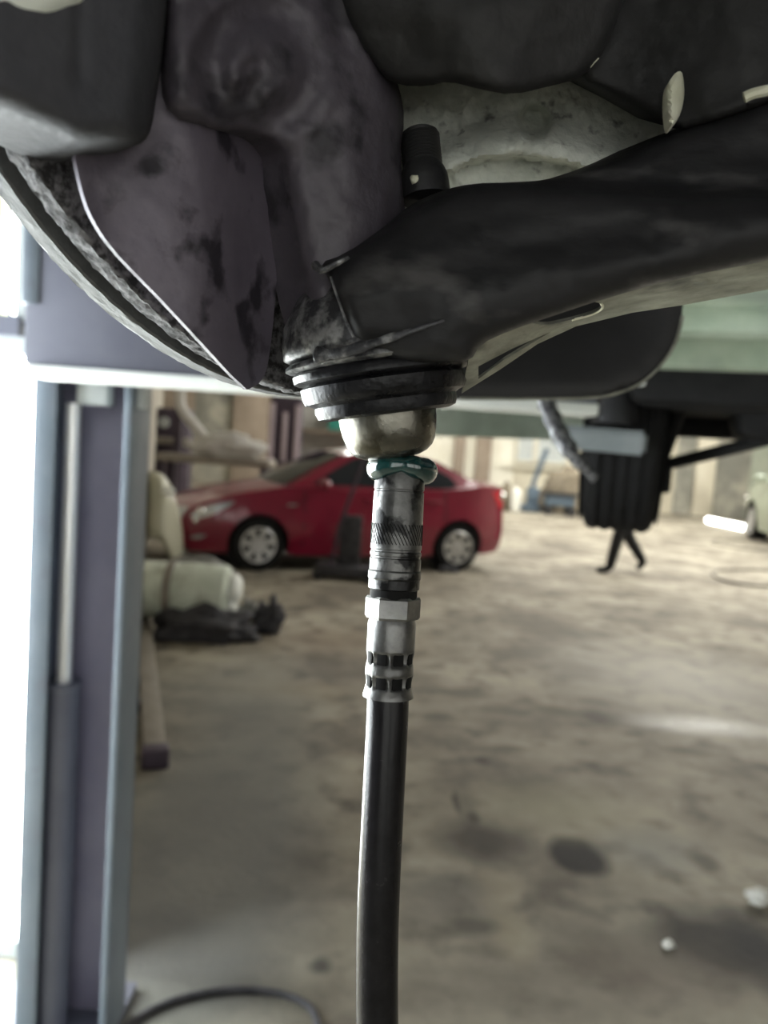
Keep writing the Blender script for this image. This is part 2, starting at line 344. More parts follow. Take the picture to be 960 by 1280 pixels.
# the left wall runs back from the lift column at a slant, the facade with the frosted gate stands beside the column
PA = W(112, 640, 2.05); PB = Vector((-7.3, YB, 0))
quad('wall_left', [(PA.x, PA.y, 0), (PB.x, PB.y, 0), (PB.x, PB.y, HC), (PA.x, PA.y, HC)], 'wall', thick=(-.15, .05, 0))
quad('wall_behind', [(-9, -4, 0), (XR, -4, 0), (XR, -4, HC), (-9, -4, HC)], 'bounce_cut_wall', thick=(0, -.2, 0))
quad('wall_side', [(-2.9, -4, 0), (-2.9, PA.y, 0), (-2.9, PA.y, HC), (-2.9, -4, HC)], 'bounce_cut_wall', thick=(-.2, 0, 0))
sg = box('window_14', (-2.86, 1.0, 1.35), (.04, 1.7, 2.5), 'side_fill'); tag(sg, 'added side gate panel giving daylight on the left, out of view', kind='structure')  # made-up light source for the left rims
for yy in (.15, 1.85): box('gate_stile', (-2.85, yy, 1.35), (.07, .07, 2.56), 'lift_pale', sg)  # stiles of the added side gate panel
for zz in (.08, 2.62): box('gate_rail', (-2.85, 1.0, zz), (.07, 1.77, .07), 'lift_pale', sg)  # rails of the added side gate panel
for i, x in enumerate((-.2, 2.8, 5.8)):
    o = box('window_%d' % (11+i), (x, -3.97, 1.6), (2.6, .05, 2.8), 'rear_window'); tag(o, 'added window-shaped daylight panel in the wall behind the viewer', kind='structure')  # glowing panels added for frontal fill light
    for q in (-1.3, 0, 1.3): box('window_frame', (x+q, -3.95, 1.6), (.08, .08, 2.88), 'lift_pale', o)  # upright bars of the added window-shaped panels
    for q in (-1.4, 1.4): box('window_frame', (x, -3.95, 1.6+q), (2.68, .08, .08), 'lift_pale', o)  # cross bars of the added window-shaped panels
YG = PA.y
GT = W(8, 414, YG/ray(8, 414).y).z
box('wall_facade', ((-2.9+PA.x)/2, YG+.1, (GT+.65+HC)/2), (PA.x+2.9, .15, HC-GT-.65), 'wall')['kind'] = 'structure'
# ceiling with daylight panels added to brighten the hall
cm = bmesh.new(); ROOF_FILL = [(-1.0, 20, 2.2, 6.), (5.0, 11, 2.6, 5.), (4.2, 18, 2.6, 6.), (8.6, 11, 2.4, 6.), (8.6, 19, 2.4, 6.)]
box_bm(cm, ((XR-9)/2, (YB-4)/2, HC+.1), XR+9, YB+4, .1)
tag(build('ceiling', cm, 'ceil', None, smooth=False), 'dull sheet roof of the workshop', kind='structure')
for i, (x, y, sx, sy) in enumerate(ROOF_FILL):
    o = box('window_%d' % (i+2), (x, y, HC), (sx, sy, .06), 'roof_fill'); o['kind'] = 'structure'; o['label'] = 'added daylight panel in the unseen roof'  # glowing panels added for fill light from above
# gate
def xat(px, y=YG): return px
gx0, gx1 = -2.8, W(30, 640, YG/ray(30, 640).y).x+.02
g = box('window_1', ((gx0+gx1)/2, YG+.06, (GT-.06)/2), (gx1-gx0, .03, GT-.06), 'gate'); tag(g, 'overexposed daylit frosted gate left of the lift column', kind='structure')
for zz in (.02, GT-.03): tag(box('gate_rail', ((gx0+gx1)/2, YG+.05, zz), (gx1-gx0, .05, .05), 'lift_pale', g))
box('gate_stile', (gx0, YG+.05, GT/2), (.06, .05, GT), 'lift_pale', g)
# transom above the gate
x0 = W(3, 340, YG/ray(3, 340).y).x; x1 = W(27, 340, YG/ray(27, 340).y).x
tr = box('window_7', ((x0+x1)/2-.005, YG+.05, GT+.33), ((x1-x0)*.45, .03, .56), 'gate'); tag(tr, 'narrow bright transom light above the gate', kind='structure')
box('frame_bar', (x0-.3, YG+.03, GT+.33), (.58, .04, .6), 'olive', tr)
box('frame_bar', (x1, YG+.03, GT+.33), (.035, .04, .6), 'lift_pale', tr)
tag(box('trim_1', ((gx0+x1)/2, YG+.03, GT+.015), (x1-gx0, .08, .05), 'lift_dark'), kind='structure')

# back wall panels (pilasters, sheets and boards)
def wpx(px, y): return on_plane(px, 600, Vector((0, y, 0)), Vector((0, 1, 0))).x
def panel(px0, px1, material, top=3.2, bot=0., y=YB-.12, th=.16, name='wall_panel', parent=None):
    a, b = wpx(px0, y), wpx(px1, y); return box(name, ((a+b)/2, y, (top+bot)/2), (b-a, th, top-bot), material, parent, bevel=.01)
WB = bpy.data.objects['wall_back']
for a, b, mt, dy in ((815, 842, 'beige', .1), (842, 868, 'stain', 0), (868, 892, 'beige', .25), (892, 936, 'stain', 0), (936, 990, 'greenwall', .05), (990, 1080, 'stain', 0),
                     (548, 565, 'cream', 0), (565, 578, 'brownwall', .2), (578, 592, 'cream', 0), (592, 611, 'brownwall', .15), (611, 640, 'cream', .05), (640, 690, 'beige', 0), (690, 815, 'beige', .02),
                     (440, 548, 'cream', 0), (372, 440, 'beige', 0), (330, 372, 'brownwall', 0), (288, 330, 'brownwall', .3), (240, 288, 'stain', 0), (150, 240, 'brownwall', 0)):
    panel(a, b, mt, 4.2, 0., YB-.1-dy, .2, parent=WB)
def pane(px0, px1, z0, z1, i, y=YB-.3):
    a, b = wpx(px0, y), wpx(px1, y); o = box('window_%d' % i, ((a+b)/2, y, (z0+z1)/2), (b-a, .05, z1-z0), 'lift_pale'); o['kind'] = 'structure'; o['label'] = 'pale closed window on the back wall'
    for q in (a, b): box('window_frame', (q, y-.02, (z0+z1)/2), (.07, .07, z1-z0+.1), 'cream', o)
    for q in (z0, z1): box('window_frame', ((a+b)/2, y-.02, q), (b-a, .07, .07), 'cream', o)
pane(643, 664, 1.35, 2.6, 8); pane(668, 705, 1.35, 2.6, 9); pane(378, 436, 1.5, 2.7, 10)
box('trim_2', (wpx(675, YB-.3), YB-.35, 1.18), (2.6, .12, .06), 'cream')['kind'] = 'structure'

# ================================================================== FOREGROUND: the raised car
# brake disc found from its edge curves: centre, axis (n points outboard), radius
DC = CAM+Vector((-.0419, .2902, .1552)); th = .8515; ph = .0133
DN = Vector((-math.sin(th)*math.cos(ph), math.cos(th)*math.cos(ph), math.sin(ph))); DR = .1388
def DP(o):   # point on the plane o metres inboard of the disc's outboard face
    return lambda px, py, s=0.: on_plane(px, py, DC-DN*(o-s), DN)
car_l = thing('lifted_car', (.9, 1.6, 1.3), 'underside of a dark car raised on the lift, dirty front suspension in close-up', 'car')
disc = thing('brake_disc', DC, None, None); disc.parent = car_l; disc.matrix_parent_inverse = car_l.matrix_world.inverted(); disc['label'] = 'vented brake disc with a rusty rim'
bpy.context.view_layer.update()
def rimnoise(amp, sc):
    return lambda t, a, r: r+(amp*fbm((math.cos(a)*DR, math.sin(a)*DR, t), sc, 4) if r > DR*.97 else 0)
def plate_prof(t0, t1, r0, r1, k=6):
    e = .0007; return [(t0, r0), (t0, r1-e)]+[(lerp(t0+e, t1-e, i/k), r1) for i in range(k+1)]+[(t1, r1-e), (t1, r0)]
bm = bmesh.new(); rr = lathe_bm(bm, plate_prof(0, .0092, .06, DR), DC, -DN, 420, rimnoise(.0003, 700), close=False)
for i in range(420): bm.faces.new((rr[0][i], rr[-1][i], rr[-1][(i+1) % 420], rr[0][(i+1) % 420]))
build('friction_plate', bm, 'disc', disc)
bm = bmesh.new(); rr = lathe_bm(bm, plate_prof(.0172, .026, .06, DR), DC, -DN, 640, rimnoise(.0008, 620), close=False)
for i in range(640): bm.faces.new((rr[0][i], rr[-1][i], rr[-1][(i+1) % 640], rr[0][(i+1) % 640]))
tag(build('friction_plate', bm, 'disc_rust', disc), 'flaking rusty inner plate')
bm = bmesh.new(); dx, dy, dz = frame_of(-DN)
for i in range(40):
    a = 2*math.pi*i/40; q = dx*math.cos(a)+dy*math.sin(a); box_bm(bm, DC-DN*.0132+q*.09, .05, .004, .0086, (q, dz.cross(q), dz))
build('cooling_vanes', bm, 'dark', disc)
lathe('disc_hat', [(-.03, .0), (-.03, .07), (.02, .072), (.026, .075), (.026, 0)], DC, -DN, 'dark', disc)
# dust shield
sh = [(92, 186), (97, 215), (110, 265), (140, 312), (200, 372), (260, 437), (290, 470), (307, 485), (308, 487), (310, 487), (327, 478), (336, 455), (345, 370), (352, 230), (352, 80), (180, 80), (140, 180)]
def shield_fn(px, py, s):
    f = 252+.03*(py-200)
    o = .035+.009*sm(120, f, px)-.011*sm(f-6, 350, px)+.0006*fbm((px*.015, py*.015, 9), 1.2, 4)
    return DP(o)(px, py, s)
slab('dust_shield', sh, shield_fn, DN*.0016, 'shield', car_l, step=6, autos=60, smoothit=2)
# caliper bracket, upper left
ca = [(-40, -60), (215, -60), (205, 60), (197, 112), (190, 160), (181, 177), (160, 186), (95, 184), (60, 166), (0, 142), (-40, 128)]
def cal_fn(px, py, s):
    o = .062-.012*sm(170, 90, px)*sm(60, 0, abs(py-100)-20)
    g = .0012*math.exp(-((px-100)/9)**2)*sm(130, 90, py)
    return DP(o-g+.0008*fbm((px*.01, py*.01, 0), 1.5))(px, py, s*-1)
def inward(fn_o): # sink goes outboard (away from the viewer)
    def g(px, py, s): return on_plane(px, py, DC-DN*(fn_o(px, py)-s), DN)
    return g
slab('brake_caliper', ca, inward(lambda x, y: .060+.0006*fbm((x*.012, y*.012, 0), 1.)-.0012*math.exp(-((x-100)/9)**2)*sm(135, 90, y)), DN*.02, 'caliper', car_l, step=7, rnd=42, rd=.016, smoothit=1, autos=60)
# steering knuckle
kn = [(206, -60), (204, 60), (199, 112), (212, 146), (250, 160), (300, 166), (334, 174), (350, 192), (358, 250), (372, 330), (385, 395), (402, 440), (470, 455), (520, 400), (505, 250), (500, 190), (506, 150), (500, 110), (480, 60), (470, -60)]
def kn_o(x, y):
    o = .050+.012*sm(330, 450, x)
    r = math.hypot(x-325, (y-85)*.95); o += .0055*sm(64, 26, r)-.0012*sm(24, 10, math.hypot(x-318, y-92))        # boss
    o -= .0035*sm(26, 0, math.hypot(x-312, y-118))
    o += .0012*sm(22, 0, abs(r-92))
    o -= .004*sm(60, 0, abs(x-430-.25*(y-60)))*sm(170, 20, y)
    o += .0012*fbm((x*.01, y*.01, 3.), 1.2, 4)+.00025*fbm((x*.05, y*.05, 1.), 1.2, 3)
    return o
slab('steering_knuckle', kn, inward(kn_o), DN*.012, 'knuckle', car_l, step=5, rnd=30, rd=.009, smoothit=1, autos=70)
# pale boot at top left
pb = thing('pale_boot', W(30, 0, .16), None, None); pb.parent = car_l; pb.matrix_parent_inverse = car_l.matrix_world.inverted(); pb['label'] = 'pale rubber bellows boot'; bpy.context.view_layer.update()
tube('boot_tube', spline([W(-90, -20, .150), W(-20, -6, .152), W(40, -8, .156), W(90, -26, .162), W(140, -60, .17)], 8), lambda u: .0058*(1-.3*u), 'pale', pb, 16)
for (a, b, c, r) in (((-30, 42), (5, 38), (30, 27), .0006), ((-30, 66), (0, 60), (26, 48), .0005)):
    tube('boot_fold', spline([W(*a, .156), W(*b, .156), W(*c, .158)], 8), r, 'pale', pb, 8)

# control arm ----------------------------------------------------
def arm_d(px): return .219-.017*(px-420)/540
arm = thing('control_arm', W(700, 300, .22), None, None); arm.parent = car_l; arm.matrix_parent_inverse = car_l.matrix_world.inverted(); arm['label'] = 'greasy black lower control arm'; bpy.context.view_layer.update()
ao = [(397, 327), (432, 318), (478, 286), (518, 256), (556, 238), (590, 229), (640, 228), (700, 224), (760, 205), (830, 172), (960, 125), (1080, 85), (1080, 292), (960, 326), (850, 347), (760, 372), (700, 392), (640, 412), (600, 430), (588, 452), (560, 452), (500, 455), (445, 440), (428, 392), (412, 350)]
def arm_fn(x, y, s):
    d = arm_d(x)
    top = pl(x, [(397, 327), (478, 286), (556, 238), (640, 228), (760, 232), (860, 243), (960, 238), (1080, 215)])
    bot = pl(x, [(412, 440), (560, 452), (640, 412), (760, 372), (960, 326), (1080, 292)])
    v = (y-top)/max(30, bot-top)
    d += .014*sm(.12, -.12, v)*sm(640, 780, x)                  # web behind the front rib
    d -= .006*math.sin(math.pi*max(0, min(1, v)))               # belly
    d += .003*sm(22, 0, abs(v-.42)*60)*sm(520, 640, x)*sm(900, 760, x)
    d += .0010*fbm((x*.008, y*.012, 5.), 1.2, 3)+.00012*fbm((x*.06, y*.06, 2), 1.2, 3)
    return W(x, y, d+s)
slab('arm_body', ao, arm_fn, fw*.03+up*.012, 'arm', arm, step=5, rnd=20, rd=.006, smoothit=1, autos=70)
# pale strips build the lit smear, corner and edge of the arm
tube('lit_smear', spline([W(396, 444, .2205), W(425, 441, .2165), W(470, 428, .2125), (W(515, 413, .2105)), W(555, 400, .2105)], 8), lambda u: .0026*(1-.8*u)*(.8+.4*fbm((u*9, 0, 0), 1., 3)), 'housing', arm, 12, (fw, .45))
tube('lit_corner', spline([W(394, 331, 0.2160), W(403, 338, 0.2140), W(418, 331, 0.2135), W(436, 322, 0.2140)], 6), lambda u: .0013*(1-.6*u), 'housing', arm, 8)
tube('lit_edge', spline([W(413, 346, 0.2137), W(424, 378, 0.2130), W(434, 405, 0.2120), W(442, 421, 0.2115)], 6), .00035, 'housing', arm, 6)
# bottom flange with slot
uf = [(590, 428), (640, 402), (700, 384), (760, 362), (850, 337), (960, 312), (1080, 278)]
lf = [(1080, 330), (960, 362), (850, 382), (790, 391), (720, 408), (672, 430), (625, 462), (577, 492)]
def fl_fn(x, y, s):
    yu = pl(x, uf); yl = pl(x, lf[::-1]); v = max(0, min(1, (y-yu)/max(6, yl-yu)))
    d = arm_d(x)+.0045+v*.033 - .002*math.sin(v*math.pi) + .0006*fbm((x*.03, y*.06, 5), 1.2, 4)
    return W(x, y, d+s)
slot = [(662, 403), (668, 394), (690, 386), (715, 380), (740, 377), (752, 379), (753, 386), (735, 394), (705, 402), (680, 407)]
pocket = [(598, 458), (640, 436), (690, 414), (668, 427), (630, 450), (598, 474)]
slab('arm_flange', uf+lf, fl_fn, (0, .0006, .001), 'flange', arm, step=5, holes=[smooth_poly(slot, 1), pocket], autos=60)
slab('hole_shade_sheet', [(598, 440), (690, 400), (760, 374), (775, 384), (680, 420), (600, 478)], lambda x, y, s: fl_fn(x, y, 0)+Vector((0, .006, .012)), (0, 0, .004), 'dark', arm, step=10)  # dark sheet added behind the holes in place of their shade
tube('slot_edge', spline([fl_fn(715, 400, 0), fl_fn(740, 393, 0), fl_fn(753, 385, 0), fl_fn(751, 379, 0)], 6), .0004, 'pale_edge', arm, 6)

# ball joint -----------------------------------------------------
PX = .25/FPX
BJ = thing('ball_joint', W(491, 572, .25), None, None); BJ.parent = car_l; BJ.matrix_parent_inverse = car_l.matrix_world.inverted(); BJ['label'] = 'greasy ball joint with a bare metal cap'; bpy.context.view_layer.update()
b0 = W(491, 573, .25); b1 = W(474, 440, .25)-fw*.004; bax = (b1-b0).normalized()
lathe('joint_cap', [(t*PX, r*PX) for t, r in ((0, 0.5), (0, 22), (2, 34), (6, 44), (12, 51), (20, 55.5), (32, 58.5), (46, 60.5), (60, 61), (66, 60))], b0, bax, 'cup', BJ, 96, autos=60)
def jn(t, a, r): return r*(1+.008*fbm((math.cos(a), math.sin(a), t*120), 2.2, 3))
lathe('dust_boot', [(t*PX, r*PX) for t, r in ((56, 58), (55, 78), (58, 86), (66, 88.5), (72, 88), (75, 92), (77, 99), (84, 102), (96, 102.5), (98, 99), (100, 97), (101, 104), (104, 109), (112, 110), (116, 106), (118, 100))], b0, bax, 'joint', BJ, 96, jn, autos=50)
lathe('retaining_ring', [(t*PX, r*PX) for t, r in ((116, 104), (117, 113), (120, 117.5), (124, 117), (127, 112), (129, 104))], b0, bax, 'housing', BJ, 96, jn, autos=60)
def hn(t, a, r): return r*(1+.022*fbm((math.cos(a)*2, math.sin(a)*2, t*160), 1.6, 4))
lathe('joint_housing', [(t*PX, r*PX) for t, r in ((128, 100), (130, 112), (134, 118), (150, 117), (172, 112), (190, 102), (205, 90), (220, 70))], b0, bax, 'housing', BJ, 96, hn, autos=70)
# second lug on the right where the arm clamps the joint
# grease nipple
lathe('grease_nipple', [(t*PX, r*PX) for t, r in ((-20, 9), (-14, 10), (-10, 7), (-6, 8), (-4, 13), (4, 13))], W(497, 572, .25), (W(496, 540, .25)-W(497, 572, .25)), 'nut', BJ, 24)

# stud and nut above the arm
bt = thing('clamp_bolt', W(528, 235, .252), None, None); bt.parent = car_l; bt.matrix_parent_inverse = car_l.matrix_world.inverted(); bt['label'] = 'threaded clamp bolt with nut'; bpy.context.view_layer.update()
sa = W(524, 165, .252)-W(531, 235, .252); s0 = W(531, 235, .252); sx = .252/FPX
pr = [(20*sx, 22*sx)]; t = 24
while t < 66:
    pr += [(t*sx, 22.5*sx), ((t+2)*sx, 25*sx), ((t+3.5)*sx, 22.5*sx)]; t += 4.2
pr += [(68*sx, 23*sx), (71*sx, 19*sx), (72*sx, 1*sx)]
lathe('threaded_stud', pr, s0, sa, 'stud', bt, 48, autos=25)
lathe('dome_nut', [(-14*sx, 31*sx), (4*sx, 31*sx), (14*sx, 30*sx), (22*sx, 27*sx), (30*sx, 23*sx), (31*sx, 10*sx)], s0, sa, 'stud', bt, 48)
tube('nut_glint', [W(514, 221, .2455), W(519, 225, .2452), W(524, 228, .2455)], lambda u: .0007+.0011*math.sin(u*3.14), 'pale_edge', bt, 8)  # pale sliver stands in for a glint on the nut

# rough casting behind the arm
co = [(430, 40), (560, 20), (760, 20), (900, 100), (900, 190), (760, 260), (560, 280), (470, 280), (430, 200)]
def cast_fn(x, y, s):
    d = .272
    yr = pl(x, [(540, 222), (560, 214), (580, 203), (610, 194), (650, 191), (700, 199), (750, 212), (800, 222)])
    e = y-yr
    d -= .012*sm(-55, -8, e)                       # ramp towards the ridge
    d += .016*sm(0, 7, e)                          # under the ridge it falls back
    d += .010*sm(26, 10, math.hypot(x-668, (y-152)*.9))
    d += .0022*fbm((x*.02, y*.02, 1), 1.2, 4)+.0013*fbm((x*.12, y*.12, 7), 1., 3)
    return W(x, y, d+s)
slab('gearbox_casting', co, cast_fn, fw*.03+up*.02, 'castgrey', car_l, step=4.5, autos=80)
tube('bright_hose_clip', spline([W(505, 108, .30), W(520, 114, .298), W(536, 112, .298), (W(548, 103, .298))], 6), .0016, 'castgrey', car_l, 8)
# dark castings above: CV boot lobes and bracket
dk = [(400, -60), (428, 20), (452, 62), (478, 96), (500, 107), (535, 108), (560, 101), (600, 112), (640, 119), (690, 107), (728, 98), (760, 60), (800, -60)]
def dk_fn(x, y, s):
    d = .215-.012*math.sin((x-420)/330*math.pi)*sm(140, 0, y+20)+.006*math.cos((x-470)/44)*sm(160, 30, 130-y)
    return W(x, y, d+s+.001*fbm((x*.02, y*.02, 1), 1.))
slab('drive_shaft_boot', dk, dk_fn, fw*.05+up*.034, 'body_dark', car_l, step=6, rnd=22, rd=.006, smoothit=1, autos=70)
br = [(690, -60), (722, 90), (735, 104), (790, 132), (840, 160), (856, 163), (900, 150), (980, 122), (1080, 80), (1080, -60)]
slab('subframe_bracket', br, lambda x, y, s: W(x, y, .235-.02*sm(740, 960, x)+s+.0012*fbm((x*.015, y*.015, 4), 1.)), fw*.03+up*.018, 'body_dark', car_l, step=6, rnd=14, rd=.004, autos=70)
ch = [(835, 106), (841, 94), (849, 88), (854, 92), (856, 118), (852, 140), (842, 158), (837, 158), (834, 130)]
tag(slab('bracket_lit_edge', ch, lambda x, y, s: W(x, y, .2125+.0002*(x-835)+s), fw*.004, 'pale_edge', car_l, step=4, rnd=8, rd=.002, smoothit=1), 'pale lit edge of a bracket')  # light on the bracket's edge put into a pale piece
tube('bracket_lip', spline([W(930, 122, .203), W(945, 116, .202), W(985, 108, .20)], 6), .0014, 'pale_edge', car_l, 8)
tube('scratch_wire', [W(738, 84, .225), W(742, 79, .225), W(748, 73, .2255)], .00022, 'pale_edge', car_l, 6)

# black splash guard with rounded corner behind the arm
sp = [(470, 498), (740, 498), (775, 491), (805, 477), (830, 452), (845, 425), (853, 395), (856, 340), (856, 240), (470, 240)]
slab('splash_guard', sp, lambda x, y, s: W(x, y, .52+.03*math.sin((x-500)/350*3.14)*sm(500, 300, y)+s), Vector((0, .012, 0)), 'plate', car_l, step=12, rnd=7, rd=.003, smoothit=2, autos=60)
tube('guard_lit_rim', spline([W(575, 498, .522), W(660, 498.5, .522), W(740, 497, .522), W(778, 489, .522), W(806, 475, .522), W(831, 450, .522), W(846, 424, .522), W(853, 395, .522)], 8), .0011, 'flange', car_l, 8)  # pale tube stands in for rim light along the guard

# underbody in car axes: s rearward, l inboard
CA = Vector((.316, .949, 0)); CB = Vector((.949, -.316, 0)); C0 = Vector((0, .27, 0)); CZ = Vector((0, 0, 1))
def K(s, l, z): return C0+CA*s+CB*l+CZ*z
def kbox(name, s0, s1, l0, l1, z0, z1, material, bevel=.01, parent=car_l):
    return box(name, K((s0+s1)/2, (l0+l1)/2, (z0+z1)/2), (s1-s0, l1-l0, z1-z0), material, parent, (CA, CB, CZ), bevel)
kbox('body_shell', -.85, 3.3, -.16, 1.62, 1.98, 2.5, 'body_dark', .05)
kbox('floor_pan', .85, 2.25, .05, 1.5, 1.80, 1.84, 'pan', .01)
kbox('sill', .8, 2.1, -.13, -.05, 1.74, 2.0, 'body_dark', .01)
kbox('cross_member', 1.32, 1.42, .0, 1.5, 1.755, 1.82, 'pan', .01)
kbox('cross_member', 1.62, 1.70, .0, 1.5, 1.725, 1.82, 'pan', .01)
kbox('fuel_tank', 1.85, 2.35, .02, 1.3, 1.655, 1.85, 'rust_dark', .04)
kbox('muffler', 2.0, 2.3, .30, .9, 1.585, 1.72, 'rust_dark', .05)
kbox('rear_axle_beam', 2.42, 2.52, .1, 1.4, 1.60, 1.68, 'rust_dark', .02)
kbox('front_crossmember', -.15, .12, .45, 1.4, 1.66, 1.8, 'body_dark', .03)
kbox('gearbox', .05, .5, .36, .95, 1.62, 1.97, 'body_dark', .05)
kbox('bulkhead', .78, .86, -.1, 1.5, 1.80, 2.0, 'body_dark', .01)
tube('drive_shaft', [W(985, 10, .228), W(1060, 15, .228), K(-.05, .40, 1.66), K(.1, .5, 1.68)], .016, 'rust_dark', car_l, 16)
tube('arm_inner_end', [W(1030, 200, .212), W(1150, 180, .208), K(-.1, .36, 1.62), K(-.02, .5, 1.70)], .019, 'arm', car_l, 16)
# rear wheel
tw = thing('rear_wheel', W(770, 600, 2.42), None, None); tw.parent = car_l; tw.matrix_parent_inverse = car_l.matrix_world.inverted(); tw['label'] = 'hanging rear wheel seen from its tread'; bpy.context.view_layer.update()
tc = W(770, 664, 2.45); tcz = tc.z+.315; tdir = Vector((tc.x, tc.y, 0)).normalized(); tax = Vector((tdir.y, -tdir.x, 0))
tcen = Vector((tc.x, tc.y, tcz))+tdir*.0
def tyre_prof(w, r, rr):
    p = []; g = .007
    p += [(-w*.42, rr), (-w*.5, lerp(rr, r, .45)), (-w*.49, lerp(rr, r, .75)), (-w*.465, r-.045), (-w*.43, r-.022), (-w*.39, r-.009), (-w*.34, r-.003)]
    for c in (-.24, -.08, .08, .24): p += [((c-.03)*w, r-.001), ((c-.025)*w, r-g), ((c+.025)*w, r-g), ((c+.03)*w, r-.001)]
    return p+[(w*.34, r-.003), (w*.39, r-.009), (w*.43, r-.022), (w*.465, r-.045), (w*.49, lerp(rr, r, .75)), (w*.5, lerp(rr, r, .45)), (w*.42, rr)]
lathe('tyre', tyre_prof(.235, .315, .2), tcen, tax, 'tread', tw, 72, autos=30)
lathe('wheel_rim', [(-.09, .0), (-.09, .2), (.09, .2), (.09, 0)], tcen, tax, 'rust_dark', tw, 40)
box('brake_drum', W(822, 598, 2.36), (.05, .12, .085), 'rust_dark', car_l, bevel=.012)
tube('trailing_link', [W(818, 584, 2.36), W(880, 569, 2.25), W(985, 543, 2.05)], .0185, 'rust_dark', car_l, 10)
tube('damper', [W(822, 590, 2.34), W(834, 560, 2.3), W(846, 528, 2.26), W(852, 505, 2.2)], .017, 'rust_dark', car_l, 10)
tube('damper_bracket', [W(823, 552, 2.3), W(832, 540, 2.3), W(845, 533, 2.3)], .01, 'rust_dark', car_l, 8)
box('spring_tower', W(812, 520, 2.34), (.09, .1, .20), 'rust_dark', car_l, bevel=.02)
# bent tongue hanging under the sill
tongue = spline([W(680, 488, 1.15), W(684, 505, 1.15), W(694, 530, 1.14), W(706, 553, 1.13), W(722, 576, 1.12), W(745, 599, 1.12)], 8)
tag(tube('bent_bracket', tongue, lambda u: .0135*(1-.55*sm(.6, 1, u))+.0012*math.sin(u*40), 'housing', car_l, 12, (fw, .45)), 'bent grey bracket hanging under the sill')

# ================================================================== the grease hose
gh = thing('grease_hose', W(480, 1300, .25), 'black rubber grease hose with a scratched steel coupler pressed onto the ball joint', 'hose')
def hx(y): return pl(y, [(575, 501), (590, 500), (720, 492), (757, 491), (800, 488.5), (870, 485)])
def ax_pts(y0, y1): return W(hx(y0), y0, .25), W(hx(y1), y1, .25)
def seg(name, prof, material, parent, n=64, rf=None, autos=30):
    """prof in pixels: (y, r) from top to bottom"""
    a, b = ax_pts(575, 870); L = (b-a).length; ax = (b-a)/L
    o = lathe(name, [((y-575)/295*L, r*PX) for y, r in prof], a, ax, material, parent, n, rf, autos=autos); return o
cp = seg('coupler', [(577, 10), (577, 24), (580, 28.5), (586, 31), (612, 31.4), (613, 30.4), (614.5, 30.4), (615.5, 31.4), (650, 31.8), (686, 32), (687, 31), (689, 31), (690, 32), (694, 32), (695, 31), (697, 31), (698, 32), (712, 32), (714, 33.2), (722, 33.2), (724, 32), (735, 32), (737, 29), (737, 10)], 'coupler', gh, 72)
seg('collar_groove', [(736, 10), (736, 29.5), (747, 29.5), (747, 10)], 'pocket', gh, 48)
seg('hex_nut', [(744, 26), (745, 32.5), (748, 34.5), (770, 34.5), (773, 32.5), (774, 26)], 'nut', gh, 6, autos=20)
def crimp(t, a, r):
    y = 575+t/(.25*295/FPX)*295
    k = max(sm(9, 5, abs(y-821)), sm(9, 5, abs(y-850)))
    c = abs(((a/(2*math.pi)*8) % 1)-.5)*2      # 0 mid pocket .. 1 ridge
    return r-3.2*PX*k*sm(.95, .7, c)
seg('crimp_ferrule', [(773, 26), (773, 28.5), (778, 30)]+[(y, 30.2-1.6*sm(12, 0, abs(y-824))-1.8*sm(12, 0, abs(y-853))+1.6*sm(860, 870, y)) for y in np.arange(782, 871, 2.)]+[(871, 27)], 'nut', gh, 96, crimp, 50)
fer = bpy.data.objects[gh.children[-1].name]
for yy, hh in ((820, 8), (850, 8)):    # dark crimp pockets
    a, b = ax_pts(575, 870); axd = (b-a).normalized(); L = (b-a).length; x, y_, z = frame_of(axd)
    for i in range(8):
        an = 2*math.pi*(i+.5)/8; q = x*math.cos(an)+y_*math.sin(an)
        if q.dot(fw) > .3: continue
        c = a+axd*((yy-575)/295*L)+q*26.2*PX; tn = axd.cross(q)
        box('crimp_pocket', c, (3.0*PX, 13*PX, hh*2*PX), 'pocket', fer, (q, tn, axd), bevel=.0003)
# diagonal knurl lines, cut as thin dark ridges
bm = bmesh.new(); a, b = ax_pts(575, 870); L = (b-a).length; axd = (b-a)/L; x, y_, z = frame_of(axd)
for i in range(44):
    an0 = 2*math.pi*i/44
    pts = [a+axd*((lerp(655, 680, u)-575)/295*L)+(x*math.cos(an0-u*.42)+y_*math.sin(an0-u*.42))*32.0*PX for u in (0, .33, .66, 1)]
    tube_bm(bm, pts, .55*PX, 5)
build('knurl_band', bm, 'pocket', cp)
hp = [W(485, 866, .25), W(484, 900, .25), W(480.5, 970, .25), W(476.5, 1050, .25), W(473, 1130, .25), W(471.5, 1200, .25), W(472, 1290, .25), W(476, 1400, .252), W(485, 1560, .258)]
e = hp[-1]; hp += [e+Vector((.02, .0, -.2)), Vector((e.x+.08, e.y-.05, .5)), Vector((e.x+.2, e.y-.2, .12)), Vector((e.x+.4, e.y-.5, .012)), Vector((e.x+.6, e.y-1.2, .012))]
tube('rubber_hose', spline(hp, 8), lambda u: 26.3*PX, 'hose', gh, 32)
